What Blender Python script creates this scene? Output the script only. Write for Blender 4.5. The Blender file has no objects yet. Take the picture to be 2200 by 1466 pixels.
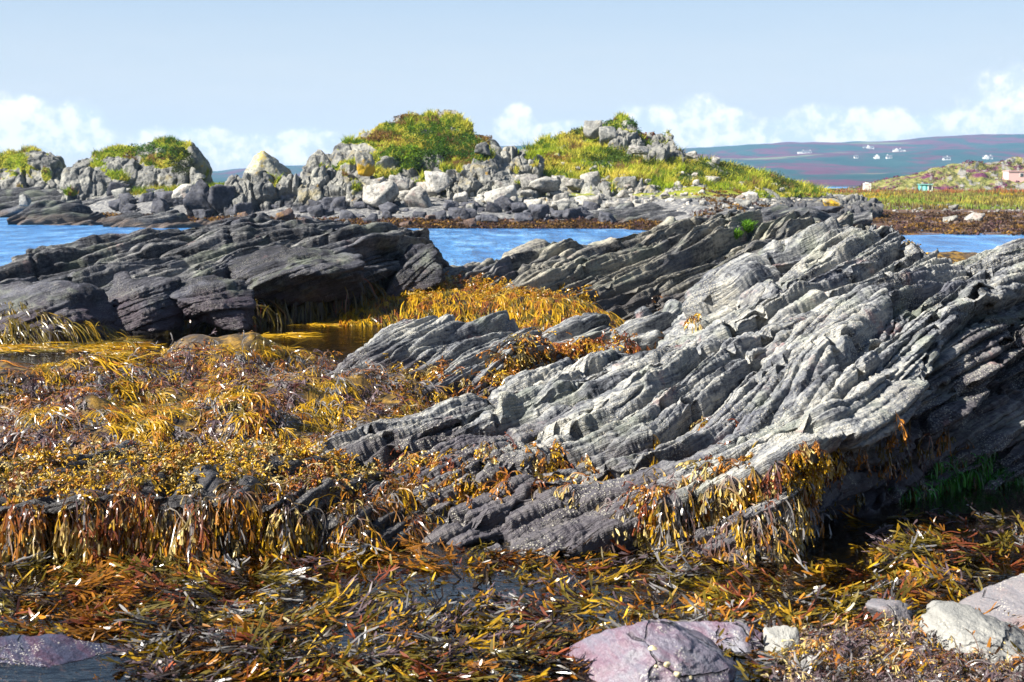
import bpy, math, random
import numpy as np
from mathutils import Vector, Matrix

rng = np.random.default_rng(7)
random.seed(7)
SC = bpy.context.scene
COL = SC.collection

# ------------------------------------------------------------------ camera
FPX, CX, CY, EYE = 3056.0, 1100.0, 733.0, 2.0
PITCH = math.atan(338.0 / FPX)
cam_d = bpy.data.cameras.new('camera')
cam = bpy.data.objects.new('camera', cam_d)
COL.objects.link(cam)
cam.location = (0, 0, EYE)
cam.rotation_euler = (math.pi / 2 - PITCH, 0, 0)
cam_d.sensor_width = 36.0
cam_d.lens = 36.0 * FPX / 2200.0
cam_d.clip_end = 20000
cam_d.clip_start = 0.05
cam_d.dof.use_dof = True
cam_d.dof.focus_distance = 10.5
cam_d.dof.aperture_fstop = 6.3
SC.camera = cam

# ------------------------------------------------------------------ exposure
SC.view_settings.view_transform = 'Standard'
SC.view_settings.look = 'None'
SC.view_settings.exposure = 1.6
SC.view_settings.gamma = 1.0
SC.render.film_transparent = False
SC.cycles.volume_bounces = 0
SC.cycles.max_bounces = 6
SC.cycles.diffuse_bounces = 2
SC.cycles.glossy_bounces = 2
SC.cycles.transmission_bounces = 4
SC.cycles.transparent_max_bounces = 10
SC.cycles.caustics_reflective = False
SC.cycles.caustics_refractive = False

# ------------------------------------------------------------------ sun
SUN_EL, SUN_AZ = math.radians(40), math.radians(-112)     # azimuth from +Y towards +X
sd = Vector((math.sin(SUN_AZ) * math.cos(SUN_EL), math.cos(SUN_AZ) * math.cos(SUN_EL), math.sin(SUN_EL)))
sun_d = bpy.data.lights.new('sun', 'SUN')
sun_d.energy = 5.0
sun_d.angle = math.radians(0.5)
sun_d.color = (1.0, 0.94, 0.83)
sun = bpy.data.objects.new('sun', sun_d)
COL.objects.link(sun)
sun.rotation_euler = (-sd).to_track_quat('-Z', 'Y').to_euler()
sun.location = (0, 0, 30)


# ------------------------------------------------------------------ photo pixel -> world
def ray(px, py):
    a = (np.asarray(px, float) - CX) / FPX
    b = (CY - np.asarray(py, float)) / FPX
    c, s = math.cos(PITCH), math.sin(PITCH)
    return a, c + b * s, -s + b * c


def P(px, py, Y):
    a, dy, dz = ray(px, py)
    t = Y / dy
    return np.stack([a * t, np.broadcast_to(Y, np.shape(t)) * 1.0, EYE + dz * t], -1)


def G(px, py, z=0.0):
    a, dy, dz = ray(px, py)
    t = (z - EYE) / dz
    return np.array([a * t, dy * t, z])


def proj(p):
    c, s = math.cos(PITCH), math.sin(PITCH)
    x, y, z = p[..., 0], p[..., 1], p[..., 2] - EYE
    fwd = y * c - z * s
    up = y * s + z * c
    return CX + FPX * x / fwd, CY - FPX * up / fwd


def sst(a, b, x):
    t = np.clip((x - a) / (b - a), 0, 1)
    return t * t * (3 - 2 * t)


# ------------------------------------------------------------------ noise
_G = np.random.default_rng(99).normal(size=(256, 3))
_G /= np.linalg.norm(_G, axis=1)[:, None]


def _h(x, y, z, s):
    h = (x.astype(np.uint32) * np.uint32(374761393) + y.astype(np.uint32) * np.uint32(668265263)
         + z.astype(np.uint32) * np.uint32(2246822519) + np.uint32((s * 3266489917) % 4294967296))
    h = (h ^ (h >> np.uint32(13))) * np.uint32(1274126177)
    return h ^ (h >> np.uint32(16))


def perlin(p, seed=0):
    i = np.floor(p).astype(np.int64)
    f = p - i
    u = f * f * f * (f * (f * 6 - 15) + 10)
    r = 0
    for dx in (0, 1):
        wx = u[:, 0] if dx else 1 - u[:, 0]
        for dy in (0, 1):
            wy = u[:, 1] if dy else 1 - u[:, 1]
            for dz in (0, 1):
                wz = u[:, 2] if dz else 1 - u[:, 2]
                g = _G[_h(i[:, 0] + dx, i[:, 1] + dy, i[:, 2] + dz, seed) & np.uint32(255)]
                d = g[:, 0] * (f[:, 0] - dx) + g[:, 1] * (f[:, 1] - dy) + g[:, 2] * (f[:, 2] - dz)
                r = r + wx * wy * wz * d
    return r * 1.5


def fbm(p, o=3, seed=0, gain=0.5):
    r, a = 0, 1.0
    for k in range(o):
        r = r + a * perlin(p * (2.03 ** k), seed + 17 * k)
        a *= gain
    return r


def voro(p, seed=0, jit=0.9):
    """F1, F2, cell random (two values)"""
    i = np.floor(p).astype(np.int64)
    f1 = np.full(len(p), 9.0); f2 = np.full(len(p), 9.0)
    id1 = np.zeros(len(p), np.uint32)
    for dx in (-1, 0, 1):
        for dy in (-1, 0, 1):
            for dz in (-1, 0, 1):
                c = i + (dx, dy, dz)
                h = _h(c[:, 0], c[:, 1], c[:, 2], seed)
                o = np.stack([h & np.uint32(1023), (h >> np.uint32(10)) & np.uint32(1023), (h >> np.uint32(20)) & np.uint32(1023)], -1) / 1023.0
                d = np.sqrt((((c + 0.5 + (o - 0.5) * jit) - p) ** 2).sum(1))
                m = d < f1
                f2 = np.where(m, f1, np.minimum(f2, d))
                id1 = np.where(m, h, id1)
                f1 = np.where(m, d, f1)
    r1 = (id1 & np.uint32(4095)) / 4095.0
    r2 = ((id1 >> np.uint32(12)) & np.uint32(4095)) / 4095.0
    return f1, f2, r1, r2


def unit(v):
    return v / np.maximum(np.linalg.norm(v, axis=-1, keepdims=True), 1e-9)


# ------------------------------------------------------------------ mesh + objects
def make_mesh(name, verts, faces, mat=None, cols=None, attrs=None, smooth=True):
    """faces: list of int arrays (n,k)"""
    me = bpy.data.meshes.new(name)
    if not isinstance(faces, (list, tuple)):
        faces = [faces]
    faces = [f for f in faces if len(f)]
    me.vertices.add(len(verts))
    me.vertices.foreach_set('co', np.ascontiguousarray(verts, np.float32).ravel())
    nl = sum(f.size for f in faces); npoly = sum(len(f) for f in faces)
    me.loops.add(nl)
    me.loops.foreach_set('vertex_index', np.concatenate([f.ravel() for f in faces]).astype(np.int32))
    me.polygons.add(npoly)
    tot = np.concatenate([np.full(len(f), f.shape[1]) for f in faces])
    st = np.concatenate([[0], np.cumsum(tot)[:-1]]).astype(np.int32)
    me.polygons.foreach_set('loop_start', st)
    if cols is not None:
        ca = me.color_attributes.new('Col', 'FLOAT_COLOR', 'POINT')
        c4 = np.ones((len(verts), 4), np.float32); c4[:, :3] = cols
        ca.data.foreach_set('color', c4.ravel())
    for k, v in (attrs or {}).items():
        at = me.attributes.new(k, 'FLOAT', 'POINT')
        at.data.foreach_set('value', np.ascontiguousarray(v, np.float32))
    me.update(calc_edges=True)
    if smooth:
        me.shade_smooth()
    else:
        me.shade_flat()
    if mat is not None:
        me.materials.append(mat)
    return me


def link(name, me, parent=None, label=None, cat=None, group=None, kind=None):
    o = bpy.data.objects.new(name, me)
    COL.objects.link(o)
    if parent is not None:
        o.parent = parent
    return tag(o, label, cat, group, kind)


def tag(o, label=None, cat=None, group=None, kind=None):
    if label: o['label'] = label
    if cat: o['category'] = cat
    if group: o['group'] = group
    if kind: o['kind'] = kind
    return o


def empty(name, loc, label, cat, group=None, rz=0):
    o = bpy.data.objects.new(name, None)
    o.empty_display_size = 0.3
    COL.objects.link(o)
    o.location = loc; o.rotation_euler = (0, 0, rz)
    return tag(o, label, cat, group)


class MB:
    """collects polygons for one small mesh"""
    def __init__(s): s.v = []; s.f = []
    def add(s, vs, fs):
        n = len(s.v); s.v += [tuple(v) for v in vs]; s.f += [tuple(i + n for i in f) for f in fs]
        return s
    def box(s, x0, y0, z0, x1, y1, z1):
        return s.add([(x0, y0, z0), (x1, y0, z0), (x1, y1, z0), (x0, y1, z0), (x0, y0, z1), (x1, y0, z1), (x1, y1, z1), (x0, y1, z1)],
                     [(0, 3, 2, 1), (4, 5, 6, 7), (0, 1, 5, 4), (1, 2, 6, 5), (2, 3, 7, 6), (3, 0, 4, 7)])
    def gable(s, x0, y0, z0, x1, y1, zr):
        ym = (y0 + y1) / 2
        return s.add([(x0, y0, z0), (x1, y0, z0), (x1, y1, z0), (x0, y1, z0), (x0, ym, zr), (x1, ym, zr)],
                     [(0, 1, 5, 4), (2, 3, 4, 5), (1, 2, 5), (3, 0, 4), (3, 2, 1, 0)])
    def gable_x(s, x0, y0, z0, x1, y1, zr):
        xm = (x0 + x1) / 2
        return s.add([(x0, y0, z0), (x1, y0, z0), (x1, y1, z0), (x0, y1, z0), (xm, y0, zr), (xm, y1, zr)],
                     [(0, 1, 4), (1, 2, 5, 4), (2, 3, 5), (3, 0, 4, 5), (3, 2, 1, 0)])
    def build(s, name, mat, parent=None, **k):
        me = bpy.data.meshes.new(name); me.from_pydata(s.v, [], s.f); me.update(); me.materials.append(mat)
        return link(name, me, parent, **k)


# ------------------------------------------------------------------ node helper
class NT:
    def __init__(s, tree): s.t = tree; s.n = tree.nodes; s.l = tree.links
    def node(s, typ, ins=None, **props):
        nd = s.n.new(typ)
        for k, v in props.items(): setattr(nd, k, v)
        for k, v in (ins or {}).items(): s.set(nd.inputs[k], v)
        return nd
    def set(s, sock, v):
        if isinstance(v, bpy.types.NodeSocket): s.l.new(v, sock)
        elif isinstance(v, bpy.types.Node): s.l.new(v.outputs[0], sock)
        elif isinstance(v, (tuple, list)) and len(v) == 3 and sock.type == 'RGBA': sock.default_value = (*v, 1)
        else: sock.default_value = v
    def m(s, op, a, b=None, c=None, clamp=False):
        nd = s.n.new('ShaderNodeMath'); nd.operation = op; nd.use_clamp = clamp
        for i, v in enumerate((a, b, c)):
            if v is not None: s.set(nd.inputs[i], v)
        return nd.outputs[0]
    def vm(s, op, a, b=None, scale=None):
        nd = s.n.new('ShaderNodeVectorMath'); nd.operation = op
        s.set(nd.inputs[0], a)
        if b is not None: s.set(nd.inputs[1], b)
        if scale is not None: s.set(nd.inputs['Scale'], scale)
        return nd.outputs['Value'] if op in ('DOT_PRODUCT', 'LENGTH') else nd.outputs[0]
    def mix(s, f, a, b, typ='MIX'):
        nd = s.n.new('ShaderNodeMix'); nd.data_type = 'RGBA'; nd.blend_type = typ; nd.clamp_factor = True
        s.set(nd.inputs[0], f); s.set(nd.inputs[6], a); s.set(nd.inputs[7], b)
        return nd.outputs[2]
    def ramp(s, f, stops, interp='LINEAR'):
        nd = s.n.new('ShaderNodeValToRGB'); s.set(nd.inputs[0], f)
        cr = nd.color_ramp; cr.interpolation = interp
        while len(cr.elements) < len(stops): cr.elements.new(0.5)
        for e, (p, c) in zip(cr.elements, stops):
            e.position = p; e.color = (*c, 1) if not isinstance(c, (int, float)) else (c, c, c, 1)
        return nd.outputs[0]
    def noise(s, vec, scale, detail=3, rough=0.55, dist=0.0):
        nd = s.node('ShaderNodeTexNoise', {'Scale': scale, 'Detail': detail, 'Roughness': rough, 'Distortion': dist})
        if vec is not None: s.set(nd.inputs['Vector'], vec)
        return nd.outputs['Fac']
    def mapr(s, v, a, b, c=0.0, d=1.0):
        nd = s.node('ShaderNodeMapRange', {'Value': v, 'From Min': a, 'From Max': b, 'To Min': c, 'To Max': d}, clamp=True)
        nd.interpolation_type = 'SMOOTHSTEP'
        return nd.outputs[0]


def new_mat(name):
    m = bpy.data.materials.new(name); m.use_nodes = True
    m.node_tree.nodes.clear()
    t = NT(m.node_tree)
    out = t.node('ShaderNodeOutputMaterial')
    return m, t, out


def principled(t, out, base, rough=0.8, spec=0.3, normal=None, **kw):
    b = t.node('ShaderNodeBsdfPrincipled')
    t.set(b.inputs['Base Color'], base); t.set(b.inputs['Roughness'], rough)
    t.set(b.inputs['Specular IOR Level'], spec)
    if normal is not None: t.set(b.inputs['Normal'], normal)
    for k, v in kw.items(): t.set(b.inputs[k.replace('_', ' ')], v)
    t.l.new(b.outputs[0], out.inputs['Surface'])
    return b


def plain(name, colr, rough=0.7, spec=0.3, vary=0.15, scale=3.0):
    m, t, out = new_mat(name)
    g = t.node('ShaderNodeTexCoord')
    n = t.noise(g.outputs['Object'], scale, 4)
    c = t.mix(n, tuple(x * (1 - vary) for x in colr), tuple(min(1, x * (1 + vary)) for x in colr))
    principled(t, out, c, rough, spec)
    return m


# ------------------------------------------------------------------ sky
w = bpy.data.worlds.new('World'); SC.world = w; w.use_nodes = True
w.node_tree.nodes.clear()
t = NT(w.node_tree)
wout = t.node('ShaderNodeOutputWorld')
sky = t.node('ShaderNodeTexSky', sky_type='NISHITA')
sky.sun_disc = False
sky.sun_elevation = SUN_EL
sky.sun_rotation = SUN_AZ
sky.altitude = 0; sky.air_density = 1.0; sky.dust_density = 0.6; sky.ozone_density = 1.6
SKY_STRENGTH = 0.05
gen = t.node('ShaderNodeTexCoord').outputs['Generated']
sep = t.node('ShaderNodeSeparateXYZ', {0: gen})
az = t.m('ARCTAN2', sep.outputs[0], sep.outputs[1])
el = t.m('ARCSINE', sep.outputs[2])
n_big = t.noise(gen, 26, 6, 0.62)
n_mid = t.noise(gen, 90, 4, 0.6)
# cumulus heaps low over the horizon: (azimuth px, height px, radius x, radius y) as angles
CL = [(20, 265, 75, 50), (60, 240, 50, 30), (170, 262, 55, 42), (110, 300, 120, 40), (-60, 270, 90, 60), (-200, 280, 120, 70),
      (400, 300, 110, 26), (560, 330, 140, 40), (660, 300, 70, 24), (1105, 268, 40, 26), (1130, 288, 85, 22), (1110, 245, 26, 20), (1215, 285, 70, 24),
      (1500, 240, 50, 34), (1500, 275, 100, 32), (1420, 262, 45, 36), (1355, 255, 35, 30), (1565, 262, 45, 28), (1330, 290, 80, 30),
      (1760, 252, 65, 24), (1720, 270, 80, 22), (1860, 258, 85, 24), (1960, 272, 110, 22), (2060, 262, 80, 28), (1700, 298, 300, 26),
      (2190, 215, 90, 70), (2230, 240, 150, 60), (2330, 210, 150, 80), (900, 330, 300, 30), (2600, 250, 220, 70), (-500, 300, 250, 60)]
field = None
for (cx, cy, rx, ry) in CL:
    a, dy, dz = ray(cx, cy)
    a0 = math.atan2(a, dy); e0 = math.asin(dz / math.sqrt(a * a + dy * dy + dz * dz))
    u = t.m('MULTIPLY', t.m('SUBTRACT', az, a0), FPX / rx)
    v = t.m('MULTIPLY', t.m('SUBTRACT', el, e0), FPX / ry)
    f = t.m('SUBTRACT', 1.0, t.m('ADD', t.m('MULTIPLY', u, u), t.m('MULTIPLY', v, v)))
    field = f if field is None else t.m('MAXIMUM', field, f)
field = t.m('MAXIMUM', field, -1.5)
field = t.m('ADD', field, t.m('MULTIPLY', t.m('SUBTRACT', n_big, 0.5), 2.6))
field = t.m('ADD', field, t.m('MULTIPLY', t.m('SUBTRACT', n_mid, 0.5), 1.5))
mask = t.mapr(field, -0.65, 0.60)
shade = t.mapr(t.m('ADD', t.m('ADD', t.m('MULTIPLY', n_mid, 0.7), t.m('MULTIPLY', n_big, 0.5)), t.m('MULTIPLY', field, 0.10)), 0.50, 0.80)
ccol = t.mix(shade, (0.62, 0.69, 0.79), (1.04, 0.985, 0.925))
# pale veil that thickens towards the horizon
veil = t.mapr(el, 0.17, 0.015)
wisps = t.noise(t.vm('MULTIPLY', gen, (12, 12, 70)), 1.0, 5, 0.6)
veil = t.m('MULTIPLY', veil, t.m('ADD', 0.70, t.m('MULTIPLY', wisps, 0.35)))
low_air = t.mapr(el, 0.45, 0.10)
skyc = t.vm('SCALE', sky.outputs[0], scale=SKY_STRENGTH)
skyc = t.mix(t.m('MULTIPLY', low_air, 0.75), skyc, (0.170, 0.222, 0.290))
skyc = t.mix(t.m('MULTIPLY', veil, 0.95), skyc, (0.30, 0.305, 0.305))
glow = t.mapr(el, 0.055, 0.0)
skyc = t.mix(t.m('MULTIPLY', glow, 0.55), skyc, (0.37, 0.365, 0.35))
fin = t.mix(t.m('MULTIPLY', mask, 0.88), skyc, t.vm('SCALE', ccol, scale=0.47))
fin = t.mix(t.mapr(el, -0.004, -0.03), fin, (0.03, 0.035, 0.035))      # land and water under the horizon
bg = t.node('ShaderNodeBackground', {'Color': fin, 'Strength': 1.0})
t.l.new(bg.outputs[0], wout.inputs['Surface'])
# ------------------------------------------------------------------ rock sheets
def resample(pts, n):
    pts = np.asarray(pts, float)
    d = np.concatenate([[0], np.cumsum(np.linalg.norm(np.diff(pts, axis=0), axis=1) + 1e-6)])
    s = np.linspace(0, d[-1], n)
    return np.stack([np.interp(s, d, pts[:, k]) for k in range(3)], -1)


def gsmooth(a, sig, axis):
    if sig <= 0: return a
    r = int(3 * sig) + 1
    k = np.exp(-0.5 * (np.arange(-r, r + 1) / sig) ** 2); k /= k.sum()
    ap = np.pad(a, [(r, r) if i == axis else (0, 0) for i in range(a.ndim)], mode='edge')
    out = 0
    for j, w_ in enumerate(k):
        sl = [slice(None)] * a.ndim; sl[axis] = slice(j, j + a.shape[axis])
        out = out + w_ * ap[tuple(sl)]
    return out


def sheet(cols, nu, nvf, nvb=40, back=2.0, bury=-0.35, su=0.35, sv=0.012, wob=0.0):
    """macro surface: foot -> face -> crest -> back, one column per photo x"""
    C = []
    for px, pl in cols:
        w_ = [P(px, py, Y) for py, Y in pl]
        w_ = [np.array([w_[0][0], w_[0][1], min(bury, w_[0][2] - 0.2)])] + w_
        fr = resample(w_, nvf)
        c = w_[-1]
        bk = []
        for j in range(1, nvb + 1):
            q = j / nvb
            bk.append([c[0], c[1] + back * q, c[2] - (c[2] - bury + 0.1) * q ** 1.6])
        C.append(np.concatenate([fr, bk]))
    C = np.array(C)                                   # ncol, nv, 3
    xs = np.array([c[0] for c in cols], float)
    # denser grid
    u = np.linspace(xs[0], xs[-1], nu)
    S = np.empty((nu, C.shape[1], 3))
    for k in range(3):
        for j in range(C.shape[1]):
            S[:, j, k] = np.interp(u, xs, C[:, j, k])
    S = gsmooth(S, su * nu / len(cols), 0)
    S = gsmooth(S, sv * nvf, 1)
    return S


def snorm(S):
    du = np.gradient(S, axis=0); dv = np.gradient(S, axis=1)
    return unit(np.cross(du, dv))


def sfaces(nu, nv):
    i = np.arange(nu * nv).reshape(nu, nv)
    return np.stack([i[:-1, :-1], i[1:, :-1], i[1:, 1:], i[:-1, 1:]], -1).reshape(-1, 4)


def basis(n):
    n = unit(np.array(n, float)); d1 = unit(np.cross([0, 1, 0], n)); d2 = np.cross(n, d1)
    return n, d1, d2                                   # d1 runs along the strata to the right and up


def strata(p, n, layers, seed=0, warp=0.25, wf=0.6, over=0.9):
    n, d1, d2 = basis(n)
    q = p + warp * np.stack([perlin(p * wf, seed + k) for k in range(3)], -1)
    c, a, b = q @ n, q @ d1, q @ d2
    global CFIELD
    CFIELD = c
    h = np.zeros(len(p)); lay = np.zeros(len(p))
    for li, (T, L1, L2, amp) in enumerate(layers):
        cc = c / T + 0.9 * perlin(np.stack([a / (L1 * 1.6), b / (L2 * 1.6), c / T * 0.25], -1), seed + 31 + li)
        k = np.floor(cc); f = cc - k
        r = perlin(np.stack([a / L1 + k * 0.37, b / L2, k * 5.37 + 0.4], -1), seed + 7 + li * 3)
        wob_ = 0.35 * perlin(np.stack([a / L1 * 2.2, b / L2 * 2.2, k * 1.7 + 0.3], -1), seed + 61 + li)
        ka = np.floor(a / (L1 * 0.55) + k * 0.618 + wob_); kb = np.floor(b / (L2 * 0.8) + k * 0.414 + wob_)
        blk = (_h(ka.astype(np.int64), kb.astype(np.int64), k.astype(np.int64), seed + li) & np.uint32(1023)) / 511.5 - 1.0
        blk = np.sign(blk) * np.abs(blk) ** 1.3
        r = 0.50 * np.tanh(5.0 * r) + 0.55 * blk
        e = np.abs(2 * f - 1)
        h += amp * (r + (over + 0.5 * (li == 0)) * (0.5 - f) - (1.2 if li < 2 else 0.9) * e ** (7 if li < 2 else 10))
        lay += (0.6 if li == 0 else 0.4) * (0.5 + 0.5 * blk)
    return h, lay


CFIELD = None


def along(D, c, n=12, step=1.0):
    """smooth a displacement along the layers only, so that ledges keep clean edges"""
    nu, nv = D.shape
    cs = gsmooth(gsmooth(c, 2, 0), 2, 1)
    cu, cv = np.gradient(cs, axis=0), np.gradient(cs, axis=1)
    m_ = np.maximum(np.sqrt(cu * cu + cv * cv), 1e-9)
    du, dv = cv / m_, -cu / m_
    I, J = np.meshgrid(np.arange(nu, dtype=float), np.arange(nv, dtype=float), indexing='ij')
    acc = D.copy(); wt = 1.0
    for k in range(1, n + 1):
        g = math.exp(-0.5 * (k / (n * 0.5)) ** 2)
        for sg in (-1, 1):
            x = np.clip(I + sg * k * step * du, 0, nu - 1.001); y = np.clip(J + sg * k * step * dv, 0, nv - 1.001)
            i = x.astype(int); j = y.astype(int); a = x - i; b = y - j
            acc = acc + g * (D[i, j] * (1 - a) * (1 - b) + D[i + 1, j] * a * (1 - b) + D[i, j + 1] * (1 - a) * b + D[i + 1, j + 1] * a * b)
            wt += g
    return acc / wt


def rock_thing(name, S, disp, mat, label, cat, attrs=None, group=None, second=None, parent=None):
    global CFIELD
    nu, nv = S.shape[:2]
    N = snorm(gsmooth(gsmooth(S, 3, 0), 3, 1))
    D = disp.reshape(nu, nv)
    if CFIELD is not None and CFIELD.size == D.size:
        D = along(D, CFIELD.reshape(nu, nv))
        CFIELD = None
    D = gsmooth(gsmooth(D, 0.5, 0), 0.5, 1)
    Q = S + N * D[..., None]
    if second is not None:
        N2 = snorm(gsmooth(gsmooth(Q, 1.5, 0), 1.5, 1))
        Q = Q + N2 * second.reshape(nu, nv, 1)
    me = make_mesh(name, Q.reshape(-1, 3), sfaces(nu, nv), mat, attrs=attrs)
    o = link(name, me, parent, label, cat, group)
    return o, Q


def joints(p, n, size, amp, seed):
    """broken blocks: each slab sits a little higher or lower than the next, with an open joint between"""
    n, d1, d2 = basis(n)
    w_ = 0.12 * size[0] * np.stack([perlin(p * 1.6 / size[0], seed + k) for k in range(3)], -1)
    q = p + w_
    f1, f2, r1, r2 = voro(np.stack([q @ d1 / size[0], q @ d2 / size[1], q @ n / size[2]], -1), seed)
    return amp * ((r1 - 0.5) * 1.1 - 1.05 * (1 - sst(0.0, 0.075, f2 - f1)))


def slate_mat(name, n, stops, low=(0.048, 0.041, 0.049), lowz=0.35, barn=0.6, pink=0.35, orange=0.15, sc=1.0, green=0.0):
    m, t, out = new_mat(name)
    n, d1, d2 = basis(n)
    pos = t.node('ShaderNodeNewGeometry').outputs['Position']
    cst = t.node('ShaderNodeCombineXYZ', {0: t.vm('DOT_PRODUCT', pos, tuple(d1)), 1: t.vm('DOT_PRODUCT', pos, tuple(d2)), 2: t.vm('DOT_PRODUCT', pos, tuple(n))})
    wn = t.node('ShaderNodeTexNoise', {'Vector': pos, 'Scale': 1.1 * sc, 'Detail': 3})
    cw = t.vm('ADD', cst, t.vm('SCALE', t.vm('SUBTRACT', wn.outputs['Color'], (0.5, 0.5, 0.5)), scale=0.35))
    fine = t.noise(t.vm('MULTIPLY', cw, (3 * sc, 5 * sc, 45 * sc)), 1.0, 5, 0.62)
    mid = t.noise(t.vm('MULTIPLY', cw, (0.9 * sc, 1.4 * sc, 9 * sc)), 1.0, 4, 0.6)
    lay = t.node('ShaderNodeAttribute', attribute_name='lay').outputs['Fac']
    blot = t.noise(pos, 1.6 * sc, 5, 0.6)
    v = t.m('ADD', t.m('ADD', t.m('MULTIPLY', fine, 0.62), t.m('MULTIPLY', mid, 0.40)), t.m('ADD', t.m('MULTIPLY', lay, 0.08), t.m('MULTIPLY', t.m('SUBTRACT', blot, 0.5), 0.55)))
    gr = t.noise(pos, 34 * sc, 3, 0.7)
    gr2 = t.noise(t.vm('ADD', pos, (4, 4, 4)), 11 * sc, 5, 0.7)
    v = t.m('ADD', v, t.m('ADD', t.m('MULTIPLY', t.m('SUBTRACT', gr, 0.5), 0.42), t.m('MULTIPLY', t.m('SUBTRACT', gr2, 0.5), 0.40)))
    base = t.ramp(v, stops)
    dk = t.node('ShaderNodeAttribute', attribute_name='dark').outputs['Fac']  # dark purple slate tone that also puts the cliff's shade into the colour
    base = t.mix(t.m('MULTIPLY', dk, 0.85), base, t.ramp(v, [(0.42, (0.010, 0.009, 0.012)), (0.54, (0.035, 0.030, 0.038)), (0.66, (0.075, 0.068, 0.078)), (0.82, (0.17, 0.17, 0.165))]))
    # lichen and algae films
    f1 = t.mapr(t.noise(pos, 2.6 * sc, 6, 0.68), 0.60, 0.70)
    base = t.mix(t.m('MULTIPLY', f1, pink), base, (0.36, 0.21, 0.195))
    f2 = t.mapr(t.noise(t.vm('ADD', pos, (7, 3, 1)), 1.7 * sc, 6, 0.65), 0.52, 0.66)
    base = t.mix(t.m('MULTIPLY', f2, 0.45), base, t.mix(gr2, (0.10, 0.115, 0.085), (0.30, 0.33, 0.25)))
    f4 = t.mapr(t.noise(t.vm('ADD', pos, (1, 9, 4)), 1.2 * sc, 5, 0.6), 0.55, 0.68)
    base = t.mix(t.m('MULTIPLY', f4, 0.60), base, t.mix(gr2, (0.035, 0.038, 0.055), (0.15, 0.155, 0.19)))
    f3 = t.mapr(t.noise(t.vm('ADD', pos, (3, 8, 5)), 2.2 * sc, 7, 0.75), 0.67, 0.72)
    base = t.mix(t.m('MULTIPLY', f3, orange), base, (0.45, 0.19, 0.02))
    zz = t.node('ShaderNodeSeparateXYZ', {0: pos}).outputs[2]
    wet = t.mapr(t.m('ADD', zz, t.m('MULTIPLY', t.m('SUBTRACT', blot, 0.5), 0.9)), lowz + 0.15, lowz - 0.15)
    base = t.mix(t.m('MULTIPLY', wet, 0.85), base, t.mix(fine, tuple(x * 0.5 for x in low), tuple(x * 1.9 for x in low)))
    # barnacles
    vo = t.node('ShaderNodeTexVoronoi', {'Vector': pos, 'Scale': 62.0, 'Randomness': 1.0})
    bm = t.m('MULTIPLY', t.mapr(vo.outputs['Distance'], 0.42, 0.28), t.mapr(t.noise(pos, 2.3, 4, 0.65), 0.47, 0.58))
    bm = t.m('MULTIPLY', bm, barn)
    base = t.mix(bm, base, (0.42, 0.40, 0.34))
    h = t.m('ADD', t.m('MULTIPLY', fine, 0.8), t.m('ADD', t.m('MULTIPLY', bm, 0.25), t.m('MULTIPLY', gr, 0.40)))
    bp = t.node('ShaderNodeBump', {'Strength': 0.9, 'Distance': 0.05 / sc, 'Height': h})
    principled(t, out, base, t.m('SUBTRACT', 0.85, t.m('MULTIPLY', wet, 0.35)), 0.3, bp.outputs[0])
    return m


ST_PALE = [(0.40, (0.017, 0.019, 0.025)), (0.50, (0.085, 0.09, 0.105)), (0.60, (0.19, 0.197, 0.205)), (0.76, (0.41, 0.395, 0.35))]
ST_MID = [(0.38, (0.016, 0.016, 0.019)), (0.50, (0.07, 0.07, 0.07)), (0.60, (0.18, 0.17, 0.145)), (0.76, (0.34, 0.315, 0.255))]
ST_DARK = [(0.38, (0.013, 0.014, 0.018)), (0.51, (0.034, 0.036, 0.044)), (0.62, (0.088, 0.089, 0.096)), (0.78, (0.25, 0.247, 0.235))]

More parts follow.
